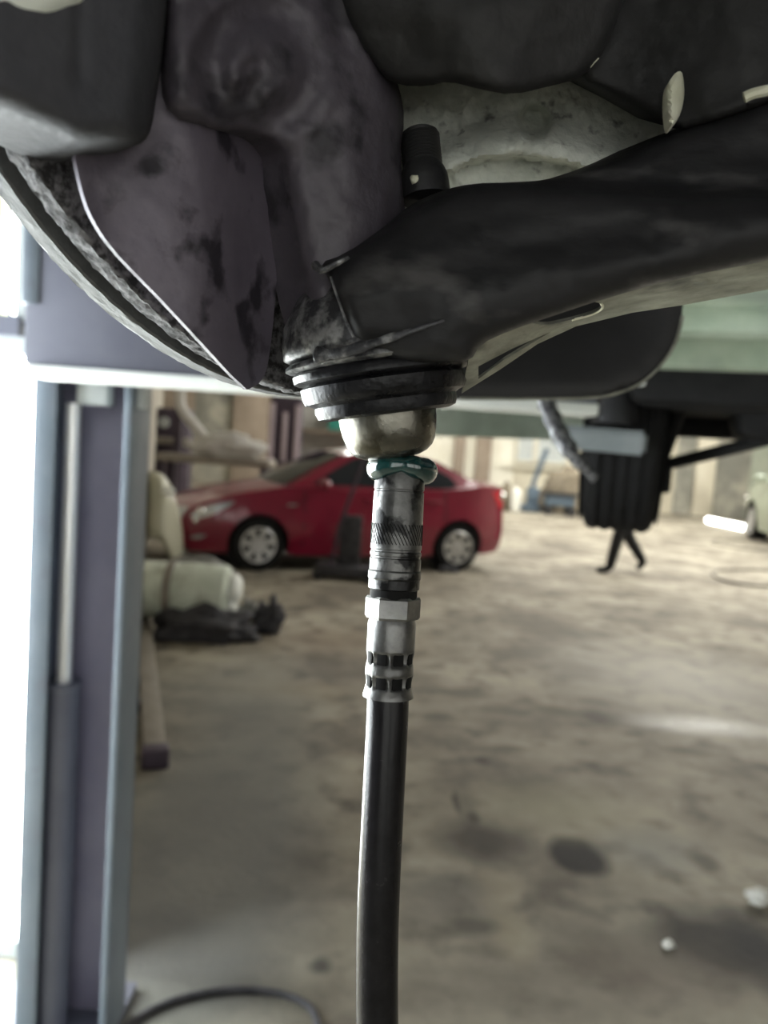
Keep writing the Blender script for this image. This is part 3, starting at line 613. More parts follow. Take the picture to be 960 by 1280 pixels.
# squeezed-out grease
def gre(t, a, r): return r
bm = bmesh.new(); c0 = W(501, 585, .25); a, b = ax_pts(575, 870); axd = (a-b).normalized(); x, y_, z = frame_of(axd); rings = []
xi = (rt-axd*rt.dot(axd)).normalized(); yi = axd.cross(xi)
for i in range(56):
    an = 2*math.pi*i/56; dr = xi*math.cos(an)+yi*math.sin(an)
    lf_ = math.cos(an); thk = 9.0+4.2*abs(lf_)**2+2.2*fbm((math.cos(an)*1.5, math.sin(an)*1.5, 3), 1.2, 3)
    droop = 4*abs(lf_)**2-4*(1-abs(lf_))
    ring = []
    for k in range(16):
        bb = 2*math.pi*k/16
        rad = 31+math.cos(bb)*thk*(1.0+.2*(lf_ > 0)); hz = math.sin(bb)*thk*1.25-droop*.6
        ring.append(bm.verts.new(c0+dr*rad*PX+axd*hz*PX))
    rings.append(ring)
for i in range(56):
    A_, B_ = rings[i], rings[(i+1) % 56]
    for k in range(16): bm.faces.new((A_[k], A_[(k+1) % 16], B_[(k+1) % 16], B_[k]))
tag(build('grease', bm, 'grease', None, autos=0), 'glossy teal grease squeezed out around the coupler tip', 'grease')

# ================================================================== two-post lift (left)
DL = 1.86
lift = thing('vehicle_lift', W(110, 1280, DL)*Vector((1, 1, 0)) if False else Vector((W(112, 700, DL).x, W(112, 700, DL).y, 0)), 'blue-grey two-post vehicle lift column with carriage and arms holding up the car', 'lift')
def colx(px, py=700): return on_plane(px, py, Vector((0, YL, 0)), Vector((0, 1, 0))).x
YL = W(112, 700, DL).y-.10
xa, xb = colx(38), colx(159)    # column front edges at y=700
cw = xb-xa; cxm = (xa+xb)/2; dep = .13; tw_ = .012
CH = 3.1
def cbox(name, x0, x1, y0, y1, z0, z1, mt, bevel=.004, parent=None): return box(name, ((x0+x1)/2, (y0+y1)/2, (z0+z1)/2), (x1-x0, y1-y0, z1-z0), mt, parent or lift, bevel=bevel)
cbox('column_back', xa, xb, YL+dep-tw_, YL+dep, .02, CH, 'lift_inner')
cbox('column_side', xa, xa+tw_, YL, YL+dep, .02, CH, 'lift_blue'); cbox('column_side', xb-tw_, xb, YL, YL+dep, .02, CH, 'lift_blue')
cbox('column_flange', xa, xa+.052, YL-.012, YL, .02, CH, 'lift_blue'); cbox('column_flange', xb-.018, xb, YL-.012, YL, .02, CH, 'lift_blue')
cbox('base_plate', xa-.1, xb, YL-.02, YL+dep+.1, 0, .025, 'lift_dark')
# ram
rxc = colx(74); zt = on_plane(97, 505, Vector((0, YL+.06, 0)), Vector((0, 1, 0))).z; zj = on_plane(85, 852, Vector((0, YL+.06, 0)), Vector((0, 1, 0))).z
lathe('ram_rod', [(0, .017), (zt-zj, .017)], (rxc, YL+.05, zj), (0, 0, 1), 'chrome', lift, 24)
lathe('ram_cylinder', [(0, .036), (zj-.04, .036), (zj-.04, .04), (zj-.028, .04)], (rxc, YL+.05, .03), (0, 0, 1), 'lift_dark', lift, 32)
lathe('ram_collar', [(0, .036), (.01, .036), (.012, .017)], (rxc, YL+.05, zj-.012), (0, 0, 1), 'lift_pale', lift, 32)
for p0, p1, y0, y1 in ((97, 138, 470, 505), (160, 184, 470, 510)):
    a = on_plane(p0, y1, Vector((0, YL+.03, 0)), Vector((0, 1, 0))); b = on_plane(p1, y0, Vector((0, YL+.03, 0)), Vector((0, 1, 0)))
    cbox('slider_block', a.x, b.x, YL+.02, YL+.06, a.z, b.z+.1, 'lift_pale')
# carriage and long arm with white bottom lip
YA = YL-.16
def ap(px, py, y=YA): return on_plane(px, py, Vector((0, y, 0)), Vector((0, 1, 0)))
zl = ap(300, 474).z; xl = ap(30, 400).x; xr = ap(748, 500).x
cbox('carriage', xl, ap(330, 400).x, YA, YA+.12, zl, ap(32, 276).z, 'lift_dark', .006)
cbox('carriage_edge', xl-.006, xl+.03, YA-.004, YA+.05, zl+.12, ap(32, 276).z, 'lift_blue', .004)
cbox('lift_arm', ap(200, 400).x, xr, YA+.01, YA+.11, zl, zl+.13, 'lift_dark', .006)
zw = ap(300, 489).z
cbox('arm_lip', xl+.012, xr, YA-.012, YA+.10, zw, zl, 'white', .004)
# arm under the rear of the car and its pad
a = W(692, 545, 2.12); b = W(808, 555, 2.05)
bm = bmesh.new(); mid = (a+b)/2; axx = (b-a).normalized(); box_bm(bm, mid, (b-a).length, .08, .062, (axx, CZ.cross(axx).normalized(), axx.cross(CZ.cross(axx).normalized())))
bmesh.ops.bevel(bm, geom=bm.edges[:], offset=.01, segments=2, affect='EDGES'); build('lift_arm', bm, 'arm_grey', lift)
lathe('arm_pad', [(0, .06), (.05, .055), (.06, .048), (.10, .048), (.10, 0)], W(768, 530, 2.10), (0, 0, 1), 'trim', lift, 32)
box('pad_bracket', W(807, 470, 2.0), (.05, .04, .055), 'white', lift, bevel=.004)
# far pale green arm
a = W(500, 524, 3.1); b = W(738, 533, 3.3); axx = (b-a).normalized(); sy = CZ.cross(axx).normalized()
bm = bmesh.new(); box_bm(bm, (a+b)/2, (b-a).length, .14, .125, (axx, sy, axx.cross(sy))); bmesh.ops.bevel(bm, geom=bm.edges[:], offset=.012, segments=2, affect='EDGES'); tag(build('lift_arm', bm, 'green_beam', lift), 'pale green far arm')

# ================================================================== vehicles
def arc(cx, cz, r, a0, a1, n=14): return [(cx+r*math.cos(R(lerp(a0, a1, i/n))), cz+r*math.sin(R(lerp(a0, a1, i/n)))) for i in range(n+1)]
FWX, RWX, WR = -1.33, 1.24, .305
def rx_(x): return x if x < 1.62 else 1.62+(x-1.62)*.60
LOW = [(-2.06, .21), (-2.15, .30), (-2.18, .42), (-2.16, .58), (-2.10, .68), (-1.95, .77), (-1.6, .88), (-1.2, .95), (-.98, .985), (-.3, .965), (.5, .99), (1.2, 1.04), (1.55, 1.09), (1.9, 1.10), (2.10, 1.08), (2.17, 1.0), (2.18, .75), (2.2, .55), (2.17, .34), (2.06, .24)] \
    + arc(RWX, .31, .355, -16, 196) + [(.8, .19), (-.9, .19)] + arc(FWX, .31, .355, -16, 196)
GRN = [(-1.02, .96), (-.62, 1.2), (-.28, 1.375), (-.05, 1.43), (.25, 1.46), (.6, 1.445), (.95, 1.37), (1.3, 1.22), (1.62, 1.08), (1.5, 1.0), (.5, .97), (-.3, .95)]
LOW = [(rx_(x), z) for x, z in LOW]
def hw(x, z):
    w_ = .845-.05*sm(.55, 1.05, z)-.05*sm(.5, .18, z)
    e = max(0, ((x-1.3)/.66 if x > 0 else (-x-1.45)/.74)); return w_*(1-.20*e*e)
def hwg(x, z): return lerp(.775, .555, max(0, min(1, (z-.95)/.5)))*(1-.10*max(0, (abs(x-.2)-.9)/.6)**2)
def shell(bm, outline, hwf, step, bulge, mi=0, dark_below=None):
    V, Fc, D = triangulate(outline, step)
    L_ = [bm.verts.new((v.x, -hwf(v.x, v.y), v.y)) for v in V]; R_ = [bm.verts.new((v.x, hwf(v.x, v.y), v.y)) for v in V]
    cnt = {}
    for f in Fc:
        bm.faces.new([L_[i] for i in f]); bm.faces.new([R_[i] for i in reversed(f)])
        for i in range(3):
            k = (f[i], f[(i+1) % 3]); cnt.setdefault(tuple(sorted(k)), []).append(k)
    rows = {}; n = 10
    def row(i):
        if i not in rows:
            v = V[i]; r = [L_[i]]
            for j in range(1, n):
                k = -1+2*j/n; x, z = bulge(v.x, v.y, k); r.append(bm.verts.new((x, k*hwf(v.x, v.y), z)))
            rows[i] = r+[R_[i]]
        return rows[i]
    for k, l in cnt.items():
        if len(l) == 1:
            a, b = l[0]; ra, rb = row(a), row(b)
            for j in range(n):
                f = bm.faces.new((ra[j], ra[j+1], rb[j+1], rb[j]))
                if dark_below and (V[a].y < dark_below or math.hypot(V[a].x-FWX, V[a].y-.31) < .37 or math.hypot(V[a].x-RWX, V[a].y-.31) < .37): f.material_index = 1
    for v in [v for v in bm.verts if not v.link_faces]: bm.verts.remove(v)
def bulge_low(x, z, k):
    q = 1-k*k; return x-.17*q*sm(-1.5, -2.1, x)+.12*q*sm(1.5, 1.9, x), z+.045*q*sm(.7, .95, z)
def bulge_g(x, z, k):
    q = 1-k*k; return x-.16*q*sm(-.2, -1., x)+.10*q*sm(1.0, 1.6, x), z+.03*q*sm(1.2, 1.4, z)
def strip(name, pts, k0, k1, hwf, bulge, off, material, parent, n=10):
    """skin panel lying on the shell across its width, following outline points pts"""
    bm = bmesh.new(); rows = []
    for x, z in pts:
        r = []
        for j in range(n+1):
            k = lerp(k0, k1, j/n); bx_, bz = bulge(x, z, k); r.append(bm.verts.new((bx_+off[0], k*hwf(x, z), bz+off[1])))
        rows.append(r)
    for a, b in zip(rows, rows[1:]):
        for j in range(n): bm.faces.new((a[j], a[j+1], b[j+1], b[j]))
    bmesh.ops.recalc_face_normals(bm, faces=bm.faces); r = bmesh.ops.solidify(bm, geom=bm.faces[:], thickness=.006)
    return build(name, bm, material, parent)
def patch(name, outline, hwf, side, off, material, parent, step=.08):
    return slab(name, outline, lambda x, z, s: Vector((x, side*(hwf(x, z)+off-s), z)), Vector((0, -side*.012, 0)), material, parent, step=step)
def wheel(parent, x, side, paint='alloy', spokes=7):
    wh = bpy.data.objects.new('wheel', None); COL.objects.link(wh); wh.parent = parent; wh.location = (0, 0, 0)
    c = Vector((x, side*.735, WR)); ax = Vector((0, side, 0))
    lathe('tyre', tyre_prof(.20, WR, .205), c, ax, 'tread', wh, 56)
    bm = bmesh.new(); lathe_bm(bm, [(-.06, .206), (.085, .206), (.098, .2), (.098, .188), (.085, .182), (.02, .175), (.0, .05), (.0, .0005)], c, ax, 56, close=False)
    build('rim', bm, 'trim', wh)
    bm = bmesh.new(); lathe_bm(bm, [(.07, .207), (.096, .207), (.101, .2), (.099, .184), (.085, .18)], c, ax, 56, close=False)
    fx, fy, fz = frame_of(ax)
    for i in range(spokes):
        a = 2*math.pi*i/spokes+.3; q = fx*math.cos(a)+fy*math.sin(a); t_ = fz.cross(q)
        v = [bm.verts.new(c+q*r_+t_*s_*w_+fz*h_) for r_, w_, h_ in ((.03, .028, .085), (.19, .038, .094)) for s_ in (-1, 1)]+[bm.verts.new(c+q*r_+t_*s_*w_*1.1+fz*h_) for r_, w_, h_ in ((.03, .028, .05), (.19, .038, .06)) for s_ in (-1, 1)]
        for f in ((0, 1, 3, 2), (0, 2, 6, 4), (1, 5, 7, 3), (4, 6, 7, 5), (0, 4, 5, 1), (2, 3, 7, 6)): bm.faces.new([v[k] for k in f])
    lathe_bm(bm, [(.05, .05), (.09, .048), (.096, .035), (.098, .001)], c, ax, 24, close=False)
    build('spokes', bm, paint, wh, autos=30)
    return wh
def sedan(name, paint, label, pf, pr, flip=False, lift_z=0., scale=None, sides=(-1, 1)):
    """pf, pr: ground points under the near-side front and rear wheels"""
    root = thing(name, (0, 0, 0), label, 'car')
    bm = bmesh.new(); shell(bm, LOW, hw, .09, bulge_low, dark_below=.24); body = build('body', bm, [paint, 'trim'], root, autos=40)
    bm = bmesh.new(); shell(bm, GRN, hwg, .09, bulge_g); build('cabin', bm, paint, root, autos=40)
    strip('windscreen', [(-.985, .99), (-.62, 1.207), (-.30, 1.368)], -.9, .9, hwg, bulge_g, (-.006, .008), 'glass', root)
    strip('rear_window', [(1.0, 1.355), (1.3, 1.225), (1.56, 1.105)], -.86, .86, hwg, bulge_g, (.006, .008), 'glass', root)
    # grille, bumper intake, number plates
    strip('grille', [(-2.163, .62), (-2.178, .47)], -.42, .42, hw, bulge_low, (-.012, 0), 'trim', root)
    strip('bumper_intake', [(-2.17, .36), (-2.14, .28)], -.55, .55, hw, bulge_low, (-.012, 0), 'trim', root)
    strip('number_plate', [(-2.183, .45), (-2.186, .37)], -.28, .28, hw, bulge_low, (-.02, 0), 'lamp_clear', root)
    for sd in sides:
        patch('door_glass', [(-.70, 1.02), (-.42, 1.2), (-.17, 1.335), (.0, 1.375), (.20, 1.39), (.20, 1.02)], hwg, sd, .010, 'glass', root)
        patch('door_glass', [(.27, 1.02), (.27, 1.39), (.6, 1.375), (.85, 1.315), (1.12, 1.19), (1.22, 1.08), (1.1, 1.04)], hwg, sd, .010, 'glass', root)
        for xx, z0, z1 in ((-.82, .30, .95), (.24, .24, .97), (1.02, .62, 1.0)):
            patch('door_seam', [(xx, z0), (xx+.012, z0), (xx+.012, z1), (xx, z1)], hw, sd, .003, 'trim', root, .2)
        for xx in (.02, .86):
            bm = bmesh.new(); tube_bm(bm, [Vector((xx-.10, sd*(hw(xx, .86)+.012), .87)), Vector((xx, sd*(hw(xx, .86)+.03), .873)), Vector((xx+.10, sd*(hw(xx, .86)+.012), .876))], .014, 8); build('door_handle', bm, paint, root)
        hl = patch('headlamp', [(-2.10, .60), (-2.02, .69), (-1.88, .745), (-1.62, .80), (-1.66, .75), (-1.84, .64), (-2.0, .58)], hw, sd, .008, 'lamp_clear', root)
        strip('headlamp_front', [(-2.085, .70), (-2.135, .64), (-2.16, .57)], sd*.62, sd*.98, hw, bulge_low, (-.012, .0), 'lamp_clear', root, 5)
        for (xx, zz, rr_) in ((-1.98, .665, .05), (-2.03, .56, .035)):
            bm = bmesh.new(); bmesh.ops.create_uvsphere(bm, u_segments=16, v_segments=10, radius=rr_, matrix=Matrix.Translation((xx, sd*(hw(xx, zz)-.004), zz))); build('lamp_reflector', bm, 'mirror_bright', hl)
        patch('fog_lamp', [(-2.10, .36), (-2.02, .40), (-1.90, .41), (-1.98, .35)], hw, sd, .008, 'lamp_clear', root)
        tl = patch('tail_lamp', [(rx_(2.12), .80), (rx_(2.155), .98), (rx_(2.08), 1.04), (1.74, 1.02), (1.80, .93), (rx_(2.04), .82)], hw, sd, .010, 'lamp_red', root)
        strip('tail_lamp_rear', [(rx_(2.15), 1.03), (rx_(2.178), .95), (rx_(2.182), .80)], sd*.62, sd*.97, hw, bulge_low, (.012, 0), 'lamp_red', root, 5)
        bm = bmesh.new(); bmesh.ops.create_uvsphere(bm, u_segments=12, v_segments=8, radius=.055, matrix=Matrix.Translation((rx_(2.13), sd*(hw(rx_(2.13), .98)-.005), .97))); build('lamp_reflector', bm, 'mirror_bright', tl)
        bm = bmesh.new(); bmesh.ops.create_uvsphere(bm, u_segments=14, v_segments=8, radius=1, matrix=Matrix.Translation((-.62, sd*.93, 1.03)) @ Matrix.Diagonal((.07, .11, .07, 1))); tube_bm(bm, [Vector((-.6, sd*.78, .99)), Vector((-.62, sd*.9, 1.02))], .025, 8)
        build('wing_mirror', bm, paint, root)
        patch('side_repeater', [(-1.02, .76), (-.90, .765), (-.90, .785), (-1.02, .78)], hw, sd, .006, 'lamp_clear', root)
        for xx in (FWX, RWX):
            wheel(root, xx, sd)
            lathe('arch_liner', [(-.02, .0005), (-.02, .35), (.0, .35), (.0, .0005)], (xx, sd*.60, .31), (0, sd, 0), 'trim', root, 36, close=False)
    v = pr-pf; sc = scale or v.length/(RWX-FWX); yaw = math.atan2(v.y, v.x); root.scale = (sc, sc, sc)
    # near side is local -y
    off = Matrix.Rotation(yaw, 3, 'Z') @ Vector((FWX*sc, -.735*sc, 0)); root.rotation_euler = (0, 0, yaw); root.location = pf-off+Vector((0, 0, lift_z))
    return root
pf, pr = F(319, 713), F(566, 713)
print('RED', pf, pr, (pr-pf).length)
red = sedan('sedan_car', 'paint_red', 'red sedan with silver alloy wheels parked behind the hose', pf, pr)
# pale fender standing on end
fo = [(182, 570), (203, 574), (214, 590), (222, 615), (228, 645), (229, 672), (224, 700), (216, 700), (213, 682), (206, 664), (196, 656), (182, 658)]
tag(slab('car_fender', fo, lambda x, y, s: W(x, y, 8.0+.25*sm(200, 230, x)+s), fw*.03, 'paint_beige', None, step=5, rnd=10, rd=.08, smoothit=1), 'pale beige car fender standing on end between lift column and red sedan', 'fender')
fl_ = bpy.data.objects['car_fender']
lo = min(v.co.z for v in fl_.data.vertices); fl_.location.z = -lo
bm = bmesh.new(); bmesh.ops.create_uvsphere(bm, u_segments=14, v_segments=8, radius=1, matrix=Matrix.Translation(W(211, 597, 7.98)) @ Matrix.Diagonal((.075, .04, .045, 1))); tag(build('marker_lamp', bm, 'white', fl_), 'bright marker lamp'); fl_.children[0].matrix_parent_inverse = Matrix.Identity(4)
# vehicle at right edge
gc = sedan('parked_car', 'paint_green', 'grey-green car at the far right edge by the back wall', Vector((0, 0, 0)), Vector((2.57, 0, 0)), sides=(-1, 1))
gc.scale = (1.2, 1.2, 1.35); yaw = R(-100); gc.rotation_euler = (0, 0, yaw); tp = F(952, 693)+Vector((.75, 0, 0))
gc.location = tp-Matrix.Rotation(yaw, 3, 'Z') @ Vector((RWX*1.2, -.735*1.2, 0)); gc.location.z = 0
gc.scale = (1.2, 1.2, 1.35)

# ================================================================== walking person (mostly behind the hanging wheel)
def person(base, face_yaw):
    root = thing('person', base, 'person in dark clothes walking left, legs visible below the hanging wheel', 'person')
    bm = bmesh.new(); lay = bm.verts.layers.skin.verify()
    def V_(p, r): v = bm.verts.new(p); v[lay].radius = (r, r) if not isinstance(r, tuple) else r; return v
    # local: -x is the walking direction, z up
    pel = V_((0, 0, .95), (.13, .15)); wa = V_((-.01, 0, 1.12), (.12, .14)); chs = V_((-.03, 0, 1.32), (.13, .17)); nk = V_((-.04, 0, 1.48), .06); hd = V_((-.06, 0, 1.60), .095); tp_ = V_((-.06, 0, 1.72), .085)
    for a, b in ((pel, wa), (wa, chs), (chs, nk), (nk, hd), (hd, tp_)): bm.edges.new((a, b))
    def chain(a, pts):
        for p, r in pts: v = V_(p, r); bm.edges.new((a, v)); a = v
    chain(pel, [((-.04, -.10, .88), .095), ((-.16, -.10, .50), .090), ((-.24, -.10, .10), .070), ((-.27, -.10, .06), (.058, .055)), ((-.44, -.11, .042), (.04, .05))])   # leading leg
    chain(pel, [((.04, .10, .88), .095), ((.10, .10, .50), .090), ((.34, .10, .19), .070), ((.37, .10, .13), (.058, .055)), ((.28, .10, .04), (.04, .05))])           # trailing leg
    chain(chs, [((-.03, -.20, 1.40), .065), ((.06, -.25, 1.14), .05), ((.02, -.25, .92), .038), ((-.01, -.25, .84), .035)])
    chain(chs, [((-.03, .20, 1.40), .065), ((-.06, .25, 1.14), .05), ((-.20, .25, .95), .038), ((-.24, .25, .88), .035)])
    me = bpy.data.meshes.new('body'); bm.to_mesh(me); bm.free()
    o = bpy.data.objects.new('body', me); COL.objects.link(o); o.modifiers.new('s', 'SKIN'); sd = o.modifiers.new('d', 'SUBSURF'); sd.levels = 2
    me.skin_vertices[0].data[0].use_root = True
    bpy.context.view_layer.update(); dg = bpy.context.evaluated_depsgraph_get(); nm = bpy.data.meshes.new_from_object(o.evaluated_get(dg)); bpy.data.objects.remove(o)
    b_ = link('body', nm, None, root)
    b_.matrix_parent_inverse = Matrix.Identity(4)
    for k in ('cloth_dark', 'skin'): nm.materials.append(M[k])
    for p in nm.polygons:
        z = p.center.z
        p.material_index = 1 if (z > 1.49 or (abs(p.center.y) > .2 and z < .90)) else 0
    bm = bmesh.new(); bmesh.ops.create_uvsphere(bm, u_segments=20, v_segments=12, radius=1, matrix=Matrix.Translation((-.045, 0, 1.70)) @ Matrix.Diagonal((.105, .095, .10, 1))); h_ = build('hair', bm, 'cloth_dark', root); h_.matrix_parent_inverse = Matrix.Identity(4)
    bm = bmesh.new()
    for s in (-1, 1): bmesh.ops.create_uvsphere(bm, u_segments=8, v_segments=6, radius=.013, matrix=Matrix.Translation((-.148, s*.034, 1.635)))
    e_ = build('eyes', bm, 'trim', root); e_.matrix_parent_inverse = Matrix.Identity(4)
    for s, pts in ((-1, ((-.01, -.25, .84))), (1, (-.24, .25, .88))):
        bm = bmesh.new(); p = Vector(pts)
        box_bm(bm, p+Vector((0, 0, -.045)), .075, .03, .09); 
        for k in range(4): tube_bm(bm, [p+Vector((-.028+.019*k, 0, -.085)), p+Vector((-.03+.019*k, -s*.008, -.125)), p+Vector((-.032+.019*k, -s*.03, -.155+.008*abs(k-1.5)))], .009, 8)
        tube_bm(bm, [p+Vector((-.035, 0, -.03)), p+Vector((-.06, -s*.01, -.07)), p+Vector((-.062, -s*.02, -.10))], .010, 8)
        bmesh.ops.bevel(bm, geom=[e for e in bm.edges if len(e.link_faces) == 2 and e.calc_face_angle(0) > 1.2], offset=.006, segments=2, affect='EDGES')
        k_ = build('hand', bm, 'skin', root); k_.matrix_parent_inverse = Matrix.Identity(4)
    root.rotation_euler = (0, 0, face_yaw)
    return root
pp = F(777, 716); person(Vector((pp.x, pp.y, 0)), R(12))

# ================================================================== things on the floor
def fdep(px, py): return px_of(F(px, py))[2]
d0 = fdep(250, 800)
# pale tank lying on dark parts
pt = F(245, 790); tk = thing('plastic_tank', (pt.x, pt.y, 0), 'pale green-white plastic tank with a rounded white end lying on black parts', 'tank')
def tw3(px, py, dd=0.): return W(px, py, px_of(pt)[2]+dd)
tb = tw3(165, 735); te = tw3(287, 742); axx = (te-tb).normalized(); L_ = (te-tb).length; rr_ = 37*d0/FPX
lathe('tank_body', [(0, .02), (0, rr_*.8), (.03, rr_*.97), (.06, rr_), (L_*.45, rr_), (L_*.46, rr_*.96), (L_*.50, rr_*.96), (L_*.51, rr_), (L_-.04, rr_), (L_-.015, rr_*.95), (L_, rr_*.82), (L_, .01)], tb, axx, 'tank', tk, 40)
lathe('tank_cap', [(0, rr_*.5), (.02, rr_*.55), (.06, rr_*.5), (.085, rr_*.35), (.09, .01)], te+Vector((0, 0, .04)), axx, 'white', tk, 28)
lathe('tank_cap', [(0, rr_*.4), (.03, rr_*.42), (.06, rr_*.3), (.065, .01)], te+Vector((0, -.02, -.11)), axx, 'white', tk, 28)
sb = tb.lerp(te, .42)
lathe('strap', [(-.03, rr_*1.01), (-.03, rr_*1.04), (.03, rr_*1.04), (.03, rr_*1.01)], sb, axx, 'rail', tk, 40, close=False)
def lump(name, px, py, wpx, hpx, material, label, cat, seed=0, depth=.6, rough=.35, group=None):
    p = F(px, py); d = px_of(p)[2]; a, hgt = wpx*d/FPX/2, hpx*d/FPX
    bm = bmesh.new(); bmesh.ops.create_icosphere(bm, subdivisions=4, radius=1)
    for v in bm.verts:
        n_ = 1+rough*noise.fractal(v.co*1.7+Vector((seed*7.3, seed*3.1, 0)), 1, 2, 4); c = v.co*n_
        v.co = Vector((c.x*a, c.y*a*depth, max(0, c.z*.6+.4)*hgt))
    o = build(name, bm, material, None, autos=0); o.location = (p.x, p.y+a*depth*.6, 0); return tag(o, label, cat, group)
lump('oily_cover', 250, 803, 125, 38, 'rag', 'black oily cover crumpled on the floor under the pale tank', 'cover', 1, .45, .5)
lump('engine_part', 335, 793, 34, 40, 'rag', 'dark engine part lying beside the black cover', 'engine part', 2, .8, .7)
lump('engine_part', 308, 786, 22, 34, 'grey_parts', 'small grey engine part between tank and dark part', 'engine part', 5, .8, .7)
lump('tarp', 236, 728, 90, 30, 'grey_parts', 'grey crumpled tarp in front of the red sedan bumper', 'tarp', 3, .4, .35)
lump('floor_clamp', 560, 716, 26, 8, 'rag', 'small dark clamp on the floor by the rear wheel of the sedan', 'clamp', 8, .5, .4)
# dark trolley under/against the sedan's side
tj = F(430, 726); jk = thing('floor_jack', (tj.x, tj.y, 0), 'dark brown floor jack standing against the side of the red sedan', 'jack')
dj = px_of(tj)[2]; k = dj/FPX
box('jack_body', (tj.x, tj.y+.1, .10), (75*k, .3, .12), 'rag', jk, bevel=.03)
for sx in (-1, 1):
    for sy in (-1, 1): lathe('jack_wheel', [(-.025, .001), (-.025, .06), (.025, .06), (.025, .001)], (tj.x+sx*33*k, tj.y+.1+sy*.14, .06), (0, 1, 0), 'trim', jk, 20)
box('jack_post', (tj.x+4*k, tj.y+.1, .42), (28*k, .08, .6), 'rag', jk, bevel=.02)
tube('jack_handle', [Vector((tj.x-18*k, tj.y, .15)), Vector((tj.x-10*k, tj.y, .6)), Vector((tj.x+18*k, tj.y, 1.45))], .02, 'purple_dark', jk, 10)
# floor rail right of the column
a = F(193, 955); b = F(178, 770); v = (b-a).normalized(); pv = Vector((v.y, -v.x, 0)); rl = thing('floor_rail', (a.x, a.y, 0), 'brown-grey steel rail with black end block on the floor beside the column', 'rail')
Lr = (b-a).length
box('rail_web', a.lerp(b, .5)+Vector((0, 0, .04)), (Lr, .10, .07), 'rail', rl, (v, pv, CZ), .006)
box('end_block', a+v*-.02+Vector((0, 0, .045)), (.10, .12, .09), 'purple_dark', rl, (v, pv, CZ), .01)
for t_ in (.22, .34, .5): box('rail_bracket', a.lerp(b, t_)-pv*.06+Vector((0, 0, .05)), (.09, .03, .06), 'rag', rl, (v, pv, CZ), .006)
# hoses on the floor
def fl_tube(name, pix, r, material, label, cat):
    o = tube(name, [p+Vector((0, 0, r*.96)) for p in spline([F(*q) for q in pix], 10)], r, material, None, 10); return tag(o, label, cat)
fl_tube('air_hose', [(120, 1330), (165, 1282), (215, 1256), (275, 1243), (330, 1243), (368, 1252), (392, 1270), (400, 1310)], .010, 'rag', 'dark thin hose curving across the floor at the bottom left', 'hose')
fl_tube('floor_cable', [(990, 735), (940, 733), (905, 727), (891, 719), (900, 714), (940, 713), (990, 716)], .022, 'rail', 'grey cable loop lying on the floor near the back right', 'cable')
fl_tube('floor_cable', [(985, 690), (940, 688), (910, 684), (890, 680), (900, 676), (960, 677)], .02, 'rail', 'grey cable lying by the wheel of the far right car', 'cable')
# lit tube near the floor at the right
a = F(885, 654)+Vector((0, 0, .09)); b = F(945, 667)+Vector((0, 0, .09)); lt = thing('tube_lamp', (a+b)/2, 'lit white fluorescent tube low against the back wall at the right', 'lamp')
axx = (b-a).normalized(); Lt = (b-a).length
lathe('lit_tube', [(0, .001), (0, .075), (Lt*.8, .075), (Lt*.8, .001)], a, axx, 'tube_on', lt, 20); lathe('end_cap', [(Lt*.82, .001), (Lt*.82, .085), (Lt, .085), (Lt, .001)], a, axx, 'lift_pale', lt, 20)
# tubes on the ceiling whose streak shows on the wet floor
for x, y in ((6.2, 15.0), (9.6, 15.0), (2.0, 12.5)):
    l_ = thing('ceiling_lamp', (x, y, 4.2), 'long fluorescent lamp under the workshop roof, out of view above', 'lamp', 'fluorescent lamps under the roof')
    box('lamp_housing', (x, y, 4.27), (1.6, .18, .08), 'white', l_, bevel=.01)
    lathe('lamp_tube', [(-.75, .001), (-.75, .03), (.75, .03), (.75, .001)], (x, y, 4.2), (1, 0, 0), emit('lamp_tube_light', (1, .98, .9), 60.), l_, 12)
    for s in (-1, 1): tube('lamp_rod', [Vector((x+s*.6, y, 4.3)), Vector((x+s*.6, y, 5.64))], .008, 'white', l_, 6)
# scraps
for i, (px, py, wp, hp_, lb) in enumerate(((950, 1132, 26, 20, 'crumpled white scrap at the right edge of the floor'), (836, 1186, 13, 9, 'small white pebble beside the dark oil patch'))):
    lump('paper_scrap', px, py, wp, hp_, 'paper', lb, 'scrap', 11+i, .8, .5)

# ================================================================== clutter at the back
def cl(name, px, py, dep, material, size, label, cat, ax=None, bevel=.02):
    p = W(px, py, dep); o = box(name, (0, 0, 0), size, material, None, ax, bevel); o.location = p; return tag(o, label, cat)
def bgbox(px0, px1, y0, d, h, material, name, parent, dy=.3, z0=0.):
    k = d/FPX; c = W((px0+px1)/2, 600, d); return box(name, (c.x, c.y+dy/2, z0+h/2), ((px1-px0)*k, dy, h), material, parent, bevel=.015)
# blue stand with slanted mast
p = F(668, 640); bs = thing('blue_stand', (p.x, p.y, 0), 'blue steel stand with a slanted mast by the back wall', 'stand'); d = px_of(p)[2]; k = d/FPX
tube('stand_mast', [Vector((p.x-9*k, p.y, .15)), Vector((p.x-3*k, p.y, .9)), Vector((p.x+9*k, p.y, 1.75))], .07, 'blue', bs, 10)
box('stand_base', (p.x-6*k, p.y, .10), (22*k, .5, .20), 'blue', bs, bevel=.03); box('stand_block', (p.x-4*k, p.y, .42), (14*k, .3, .5), 'blue', bs, bevel=.03)
p = F(644, 640); b_ = lump('white_sack', 644, 640, 12, 32, 'paper', 'slim white bag leaning beside the blue stand', 'bag', 20, .6, .2)
lump('scrap_heap', 706, 641, 56, 56, 'sack', 'tan heap of sacks and parts by the back wall', 'sacks', 21, .5, .45)
lump('scrap_heap', 628, 638, 20, 34, 'sack', 'small brown heap just right of the red sedan tail', 'sacks', 22, .5, .4)
